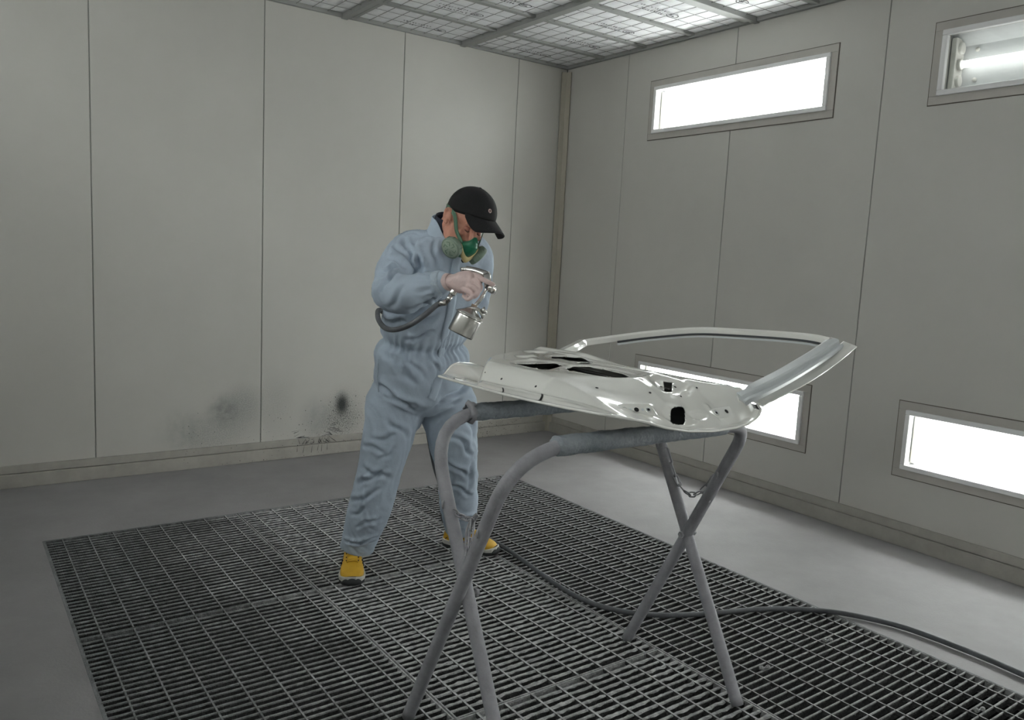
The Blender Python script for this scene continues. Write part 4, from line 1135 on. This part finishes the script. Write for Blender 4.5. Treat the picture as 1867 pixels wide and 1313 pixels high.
# brim: curved downwards at both sides
V = []; F = []; nb_, nr_ = 28, 8
for i in range(nb_+1):
    az = lerp(R(-72), R(72), i/nb_); base = cap_pt(az, R(1)-R(1)*math.cos(az)); ln_ = .072*max(0, 1-(az/R(74))**2)**.55
    out = (CL_*math.sin(az)*.35+CFp*1.0).normalized()
    for j in range(nr_+1):
        t = j/nr_; p = base+out*(ln_*t); x = (p-HC).dot(CL_)
        drop = (-5.2*x*x*(t**.8) - .014*t*t - .010*t)*min(1, ln_/.05)
        V.append(p+CUp*(drop-.002))
for i in range(nb_):
    for j in range(nr_): F.append((i*(nr_+1)+j, (i+1)*(nr_+1)+j, (i+1)*(nr_+1)+j+1, i*(nr_+1)+j+1))
br = obj('brim', mesh('brim', V, F, M['cap'], True), cap); m = br.modifiers.new('solid', 'SOLIDIFY'); m.thickness = .0045; m.offset = 0
p = cap_pt(0, R(89)); mb = MB(); ball(mb, p+HU*.002, .008, .008, .005, HAX, 8); mb.build('top_button', M['cap'], cap, True)
bp_ = cap_pt(R(-14), R(22)); bn = (bp_-hp(0, -.006, .03)).normalized(); a_ = bn.orthogonal().normalized(); b_ = bn.cross(a_)
path = [bp_+bn*.005+(a_*math.cos(t)+b_*math.sin(t))*.0066 for t in [2*math.pi*k/20 for k in range(21)]]
bg = MB().tube(path, .0024, 8, False).build('badge', M['badge'], cap, True); tag(bg, 'small round metal eyelet badge on the cap front')
mb = MB(); mb.tube([bp_+bn*.001, bp_+bn*.0045], .005, 14); mb.build('badge_centre', M['cap'], bg, True)

# ---- respirator
resp = bpy.data.objects.new('respirator', None); resp.empty_display_size = .05; link(resp, person, Matrix.Translation(hp(0, .10, -.06)))
tag(resp, 'green half-mask respirator with two round cartridges')
mb = MB()
loft(mb, [(hp(0, .118, -.006), .010, .008, HL, HU, 1), (hp(0, .123, -.022), .021, .017, HL, (HF+HU*.5).normalized(), 1), (hp(0, .112, -.045), .038, .034, HL, (HF+HU*.25).normalized(), 1), (hp(0, .096, -.070), .048, .044, HL, HF, 1), (hp(0, .084, -.095), .044, .042, HL, (HF-HU*.25).normalized(), 1), (hp(0, .070, -.113), .026, .026, HL, (HF-HU*.4).normalized(), 1)], 24)
me = remesh('face_piece', mb, .004, 4, M['green']); obj('face_piece', me, resp)
# cream yoke
V = []; F = []
yk = [(-.046, .085, -.062), (-.040, .116, -.058), (-.022, .132, -.084), (0, .137, -.098), (.022, .132, -.084), (.040, .116, -.058), (.046, .085, -.062)]
P = spline([hp(*q) for q in yk], 6); Pp, T, N = frames(P, HU)
for i, p in enumerate(P):
    t = i/(len(P)-1); h = .005+.006*math.sin(math.pi*t)
    nrm = T[i].cross(HU).normalized()
    V += [p+HU*h, p+HU*h+nrm*.006, p-HU*h*1.4+nrm*.006, p-HU*h*1.4]
    if i:
        for j in range(4): F.append(((i-1)*4+j, (i-1)*4+(j+1) % 4, i*4+(j+1) % 4, i*4+j))
yo = obj('yoke', mesh('yoke', V, F, M['cream'], True), resp)
mb = MB(); c = hp(0, .130, -.112); mb.tube([c-HF*.004, c+HF*.004], .009, 14); mb.build('exhale_valve', M['rubber'], resp, True)
for s in (-1, 1):
    c = hp(s*.058, .100, -.078); d_ = (HL*s*.78+HF*.50-HU*.28).normalized()
    c0 = c-d_*.004; P = [c0-d_*.012, c0, c0+d_*.004, c0+d_*.026, c0+d_*.030]
    ct = MB().tube(P, [.022, .036, .043, .045, .0425], 32).build('cartridge', M['cart'], resp, True)
    a_ = d_.orthogonal().normalized(); b_ = d_.cross(a_)
    MB().tube([c0+d_*.0295, c0+d_*.0315], [.0385, .0375], 32).build('cartridge_face', M['cartface'], ct, True)
    for k in range(6):
        an = k*math.pi/3; q0 = c0+d_*.0322+(a_*math.cos(an)+b_*math.sin(an))*.012; q1 = c0+d_*.0322+(a_*math.cos(an)+b_*math.sin(an))*.027; q2 = c0+d_*.0322+(a_*math.cos(an+.5)+b_*math.sin(an+.5))*.030
        MB().tube([q0, q1, q2], .0011, 5).build('face_groove', M['strap'], ct)
    for k in range(10):
        an = k*2*math.pi/10; q = c0+(a_*math.cos(an)+b_*math.sin(an))*.0445
        MB().tube([q+d_*.005, q+d_*.024], .0016, 5).build('grip_rib', M['cart'], ct)
    # head strap: from the yoke over the cheek to behind the ear
    st_ = spline([hp(s*.040, .110, -.045), hp(s*.063, .072, -.022), hp(s*.0745, .045, .008), hp(s*.0810, .020, .024), hp(s*.0800, -.030, .020), hp(s*.052, -.085, .018), hp(0, -.106, .018)], 6)
    Pp, T, N = frames(st_); V = []; F = []
    for i, p in enumerate(Pp):
        o_ = (p-hp(0, -.01, .0)); o_ -= T[i]*o_.dot(T[i]); o_.normalize(); wv = T[i].cross(o_).normalized()
        V += [p-wv*.0075+o_*.001, p-wv*.0075+o_*.0038, p+wv*.0075+o_*.0038, p+wv*.0075+o_*.001]
        if i:
            for j in range(4): F.append(((i-1)*4+j, (i-1)*4+(j+1) % 4, i*4+(j+1) % 4, i*4+j))
    obj('head_strap', mesh('head_strap', V, F, M['strap'], True), resp)

# ---- shoes
def shoe(toe, heel, lab):
    """built along y: heel at 0, toe at L"""
    d = toe-heel; L = d.length; y_ = d.normalized(); x_ = Vector((y_.y, -y_.x, 0)); o_ = Vector((heel.x, heel.y, .003))
    def q(x, y, z): return o_+x_*x+y_*y+UZ*z
    sh = bpy.data.objects.new('shoe', None); sh.empty_display_size = .05; link(sh, person, Matrix.Translation(o_)); tag(sh, lab)
    yy = [0, .02, .06, .11, .17, .22, .26, .285, .30]; hw = [.020, .036, .043, .042, .049, .056, .052, .039, .014]
    k = L/.30
    def outline(g, z0, z1, nm, mat, y_a=0, y_b=99, z1f=None):
        ys = [lerp(yy[i], yy[i+1], t/4) for i in range(len(yy)-1) for t in range(4)]+[yy[-1]]
        ws = np.interp(ys, yy, hw)
        ring = [(w_+g, y) for w_, y in zip(ws, ys)]+[(-w_-g, y) for w_, y in zip(ws[::-1], ys[::-1])]
        n = len(ring); V = [q(x, y*k, z0) for x, y in ring]+[q(x*1.0, y*k, (z1f(y) if z1f else z1)) for x, y in ring]
        F = [tuple(range(n-1, -1, -1)), tuple(range(n, 2*n))]+[(i, (i+1) % n, n+(i+1) % n, n+i) for i in range(n)]
        o = obj(nm, mesh(nm, V, F, mat), sh); bev(o, .003); return o
    outline(.002, 0, .014, 'outsole', M['sole'], z1f=lambda y: .014+.016*max(0, (y-.25)/.05)**2)
    outline(.0035, .014, .032, 'midsole', M['mid'], z1f=lambda y: .038-.010*min(1, y/.2)+.012*max(0, (y-.24)/.06)**2)
    # upper
    mb = MB(); secs = []
    for y, w_, h, p_ in ((.006, .024, .065, .8), (.02, .034, .118, .8), (.06, .041, .128, .85), (.10, .042, .125, .85), (.135, .045, .108, .85), (.17, .049, .086, .8), (.21, .053, .070, .75), (.25, .050, .061, .72), (.275, .041, .052, .75), (.292, .024, .037, .8)):
        secs.append((q(0, y*k, .024+h*.0), w_, h, x_, UZ, p_))
    n = 24; V = []; F = []
    for c, w_, h, a, b, p_ in secs:
        for i in range(n+1):
            t = math.pi*i/n; cx_, sx_ = math.cos(t), math.sin(t); V.append(c+a*(w_*math.copysign(abs(cx_)**p_, cx_))+b*((h-.024)*abs(sx_)**p_))
    m_ = n+1
    for i in range(len(secs)-1):
        for j in range(n): F.append((i*m_+j, i*m_+j+1, (i+1)*m_+j+1, (i+1)*m_+j))
    F.append(tuple(range(m_))); F.append(tuple((len(secs)-1)*m_+j for j in range(m_-1, -1, -1)))
    upp = obj('shoe_upper', mesh('shoe_upper', V, F, M['yellow'], True), sh); m = upp.modifiers.new('sub', 'SUBSURF'); m.levels = 1; m.render_levels = 2
    # rubber toe bumper
    V = []; F = []
    ts = [lerp(-1.0, 1.0, i/20) for i in range(21)]
    for t in ts:
        y = .302-.060*abs(t)**2.4; x = .052*math.sin(t*1.35)*(1 if abs(t) < 1 else 1); hgt = .034-.012*abs(t)**2
        V += [q(x*1.03, y*k+.003, .004), q(x*1.05, y*k+.004, hgt*.6), q(x*.97, y*k-.004, hgt+.004), q(x*.85, y*k-.012, hgt+.006)]
    for i in range(20):
        for j in range(3): F.append((i*4+j, i*4+j+1, (i+1)*4+j+1, (i+1)*4+j))
    o = obj('toe_bumper', mesh('toe_bumper', V, F, M['sole'], True), sh); m = o.modifiers.new('solid', 'SOLIDIFY'); m.thickness = .004
    # lace panel, laces and side marks
    P = [q(0, y*k, z) for y, z in ((.208, .074), (.19, .080), (.165, .092), (.14, .107), (.118, .121))]
    V = []; F = []
    for i, p in enumerate(P):
        w_ = lerp(.024, .020, i/4); V += [p-x_*w_-UZ*.004, p-x_*w_*.6+UZ*.003, p+x_*w_*.6+UZ*.003, p+x_*w_-UZ*.004]
        if i:
            for j in range(3): F.append(((i-1)*4+j, (i-1)*4+j+1, i*4+j+1, i*4+j))
    o = obj('tongue', mesh('tongue', V, F, M['yellow'], True), sh); m = o.modifiers.new('solid', 'SOLIDIFY'); m.thickness = .003
    for i, (y, z) in enumerate(((.196, .082), (.177, .090), (.158, .100), (.139, .112))):
        MB().tube(spline([q(-.026, y*k, z-.007), q(-.010, (y-.004)*k, z+.002), q(.010, (y+.004)*k, z+.002), q(.026, y*k, z-.007)], 4), .0021, 6).build('lace', M['yellow'], sh, True)
        for s in (-1, 1):
            mb = MB(); ball(mb, q(s*.0265, y*k, z-.006), .003, .003, .003, None, 6); mb.build('eyelet', M['sole'], sh, True)
    for s in (-1, 1):
        for a0, a1 in (((.125, .040), (.170, .068)), ((.165, .038), (.135, .066)), ((.150, .036), (.185, .060))):
            P = [q(s*(np.interp(lerp(a0[0], a1[0], t), yy, hw)+.0005-.18*(lerp(a0[1], a1[1], t)-.035)), lerp(a0[0], a1[0], t)*k, lerp(a0[1], a1[1], t)) for t in (0, .33, .66, 1)]
            MB().tube(P, .0035, 6, True, None).build('side_stripe', M['navy'], sh, True)
        P = [q(s*(.0345-.001), .022*k, .040), q(s*.034, .045*k, .060), q(s*.028, .035*k, .092)]
        MB().tube(spline(P, 4), .002, 5).build('heel_stripe', M['sole'], sh, True)
    return sh
tR = floor_pt(641, 1070); shoe(tR, tR+Vector((.125, .265, 0)), 'yellow work shoe pointing at the viewer')
tL = floor_pt(907, 1011); hL_ = floor_pt(811, 992); hL_ = tL+(hL_-tL).normalized()*.295; shoe(tL, hL_, 'yellow work shoe seen from the side behind the trestle leg')

# ------------------------------------------------------------------ spray gun, hand and hose
GD = 3.06
gB = at(846, 497, GD+.03); gN = at(893, 523, GD-.035)            # rear of the body, nozzle
gA = (gN-gB).normalized()
gun = thing('spray_gun', at(845, 620, GD), 'silver suction-cup spray gun held in the gloved hand', 'spray gun')
gH0 = at(848, 502, GD+.028); gH1 = at(825, 535, GD+.03)
up_g = (gH0-gH1).normalized()
bodyP = [at(846, 492, GD+.035), at(854, 492.5, GD+.03), at(872, 496, GD), at(889, 503, GD-.02)]
bodyP = spline(bodyP, 5)
MB().tube(bodyP, [.011]*3+[.0145]*(len(bodyP)-6)+[.016]*3, 18).build('gun_body', M['silver'], gun, True)
MB().tube([at(841, 491, GD+.042), at(847, 492, GD+.035)], [.009, .009], 14).build('adjuster_knob', M['silver'], gun, True)
mb = MB(); limb(mb, [gH0, at(836, 518, GD+.032), gH1], [(.013, .017), (.014, .018), (.012, .014)], 5, 16); mb.build('handle', M['silver'], gun, True)
# head block, nozzle and air cap
hd = [at(887, 500, GD-.02), at(889, 512, GD-.025), at(890, 524, GD-.03)]
MB().tube(hd, [.016, .015, .015], 16).build('head_block', M['silver'], gun, True)
noz_d = (rt*.75-up*.45-fw*.5).normalized(); n0 = at(889, 522, GD-.03)
ac = MB().tube([n0, n0+noz_d*.012, n0+noz_d*.016, n0+noz_d*.030, n0+noz_d*.034], [.013, .015, .019, .018, .012], 20).build('air_cap', M['silver'], gun, True)
for s in (-1, 1):
    q = n0+noz_d*.032+up*(.011*s); MB().tube([q, q+noz_d*.009], [.0045, .003], 8).build('cap_horn', M['silver'], ac, True)
MB().tube([n0+noz_d*.030, n0+noz_d*.040], [.004, .002], 8).build('fluid_tip', M['brass'], ac, True)
tg = spline([at(880, 505, GD-.03), at(874, 520, GD-.035), at(866, 534, GD-.02)], 6)
MB().tube(tg, [(.004, .008)]*len(tg), 10).build('trigger', M['silver'], gun, True)
# fluid tube, lid with clamp, cup
cT = at(863, 561, GD-.02); cB = at(838.5, 610, GD-.015); cA = (cT-cB).normalized(); CL = (cT-cB).length
ft = spline([at(888, 524, GD-.03), at(883, 534, GD-.03), at(876, 546, GD-.025), cT], 6)
MB().tube(ft, [.0058]*9+[.0075]*(len(ft)-9), 12).build('fluid_tube', M['silver'], gun, True)
MB().tube([cT-cA*.004, cT+cA*.012], .0115, 6).build('tube_nut', M['brass'], gun, False)
a_ = cA.orthogonal().normalized(); b_ = cA.cross(a_)
rc_ = .0515
P = [cB+cA*x for x in (0, .002, .006, CL*.60, CL*.66, CL*.70)]
MB().tube(P, [rc_*.93, rc_*.985, rc_, rc_, rc_*1.0, rc_*.97], 40).build('cup', M['alu'], gun, True)
P = [cB+cA*x for x in (CL*.655, CL*.67, CL*.72, CL*.80, CL*.86, CL*.93, CL*1.0, CL*1.05)]
lid = MB().tube(P, [rc_*1.03, rc_*1.05, rc_*1.03, rc_*.82, rc_*.62, rc_*.42, rc_*.24, rc_*.20], 36).build('cup_lid', M['silver'], gun, True)
MB().tube([cB+cA*(CL*.69)+(a_*math.cos(t)+b_*math.sin(t))*rc_*1.04 for t in [2*math.pi*k/36 for k in range(37)]], .0028, 8, False).build('lid_bead', M['silver'], gun, True)
for s in (-1, 1):
    q = cB+cA*(CL*.70)+rt*(s*rc_*1.02)-fw*.0; MB().tube([q-cA*.012, q+cA*.020], .0045, 8).build('clamp_post', M['silver'], gun, True)
bar = [cB+cA*(CL*.70)-rt*rc_, cB+cA*(CL*.90)-rt*rc_*.55-fw*.012, cB+cA*(CL*.97)-fw*.014, cB+cA*(CL*.90)+rt*rc_*.55-fw*.012, cB+cA*(CL*.70)+rt*rc_]
MB().tube(spline(bar, 6), [(.004, .007)]*25, 8).build('clamp_bar', M['silver'], gun, True)
q = at(884, 566, GD-.03); mb = MB(); mb.tube([q-rt*.010-up*.004, q+rt*.004+up*.003], [.011, .013], 16); limb(mb, [q, q+rt*.004-up*.014], [.004, .0035], 3, 8); mb.build('clamp_lever', M['silver'], gun, True)

# ---- gloved right hand: palm, five fingers, thumb on the far side of the handle
mb = MB()
wd = wrR+(wrR-elR).normalized()*.012
kn = [at(866, 502, GD-.005), at(866, 513, GD-.028), at(862, 524, GD-.038), at(855, 533, GD-.036)]      # index .. little knuckles
palm = at(840, 515, GD+.0)
limb(mb, [wd, at(826, 514, GD+.03), palm, at(857, 513, GD-.015)], [(.029, .027), (.031, .030), (.024, .043), (.019, .043)], 6, 20, upv=up)
fr = [(.0098, .0092, .0085), (.0102, .0096, .0088), (.0098, .0092, .0084), (.0088, .0082, .0076)]
fing = [[at(852, 503, GD+.005), kn[0], at(881, 510, GD-.055), at(891, 515, GD-.060), at(899, 519, GD-.055)],        # index stretched along the head
        [at(850, 512, GD-.008), kn[1], at(876, 523, GD-.045), at(870, 533, GD-.038), at(860, 529, GD+.0)],
        [at(848, 520, GD-.015), kn[2], at(871, 533, GD-.052), at(864, 541, GD-.040), at(853, 535, GD+.0)],
        [at(844, 527, GD-.018), kn[3], at(861, 540, GD-.048), at(853, 546, GD-.038), at(845, 540, GD-.0)]]
for F_, r_ in zip(fing, fr): limb(mb, F_, [r_[0]*1.12, r_[0]*1.1, r_[1]*1.05, r_[1], r_[2]], 6, 14)
limb(mb, [at(836, 508, GD+.015), at(846, 500, GD+.045), at(858, 503, GD+.065), at(868, 507, GD+.06)], [.013, .0125, .0105, .0088], 6, 14)
me = remesh('glove', mb, .0027, 3, M['latex']); gl = obj('glove', me, person); tag(gl, 'thin whitish latex glove on the gripping hand')
v, f = tube_geo([wd-(wrR-elR).normalized()*.004, wd+(wrR-elR).normalized()*.006, at(822, 514, GD+.036)], [.034, .0345, .031], 28, False)
o = obj('glove_cuff', mesh('glove_cuff', v, f, M['latex'], True), gl); m = o.modifiers.new('solid', 'SOLIDIFY'); m.thickness = .0015
# the other hand, gloved, holds the hose behind his back
mb = MB(); wl_ = wrL
limb(mb, [wl_, wl_-LX*.03-UZ*.03, wl_-LX*.055-UZ*.06], [(.028, .026), (.030, .034), (.024, .036)], 5, 16)
for k in range(4):
    b0 = wl_-LX*(.05)-UZ*.058+FX*(.026-.017*k); limb(mb, [b0, b0-LX*.030-UZ*.018, b0-LX*.030-UZ*.045, b0-LX*.006-UZ*.052], [.0098, .0095, .009, .008], 5, 12)
limb(mb, [wl_-LX*.02-UZ*.02+FX*.02, wl_-LX*.030-UZ*.055+FX*.042, wl_-LX*.045-UZ*.085+FX*.035], [.012, .011, .009], 5, 12)
me = remesh('glove', mb, .003, 3, M['latex']); obj('glove', me, person)

# ---- air hose
hz = .0112
hp_ = [gH1+(gH1-gH0).normalized()*.042, at(797, 556, GD+.035), at(775, 574, GD+.03), at(748, 592, GD+.04), at(722, 601, GD+.08), at(702, 598, GD+.14), at(690, 582, GD+.24), at(690, 566, GD+.44), at(702, 572, 3.74), at(738, 600, 3.88), wrL-LX*.058-UZ*.088, at(772, 690, 3.94), at(776, 762, 3.93), at(791, 845, 3.98), at(806, 898, 4.06)]
fl_ = [(-2.03, -1.66), (-2.005, -1.80), (-1.985, -1.97), (-1.972, -2.146), (-2.000, -2.393), (-2.030, -2.632), (-2.026, -2.849), (-1.953, -3.006), (-1.823, -3.115), (-1.632, -3.201), (-1.433, -3.272), (-1.261, -3.369), (-1.128, -3.493), (-1.032, -3.682), (-1.005, -3.912), (-1.013, -4.146), (-1.06, -4.5), (-1.10, -5.0)]
hp_ += [Vector((x, y, hz+.003)) for x, y in fl_]
hose = spline(hp_, 9)
hroot = thing('air_hose', Vector((-1.83, -3.1, 0)), 'dark grey rubber air hose running from the spray gun across the grating', 'hose')
MB().tube(hose, .0108, 12).build('hose_tube', M['hose'], hroot, True)
q0 = gH1; q1 = hp_[0]; q2 = hose[6]
dcon = (q1-q0).normalized()
MB().tube([q0-dcon*.004, q0+dcon*.010, q0+dcon*.011, q0+dcon*.034, q0+dcon*.035, q0+dcon*.052], [.008, .008, .0105, .0105, .0085, .0085], 12).build('hose_coupling', M['silver'], hroot, True)
MB().tube([q1, q1+(hose[3]-hose[0]).normalized()*.03], .0125, 12).build('hose_ferrule', M['silver'], hroot, True)
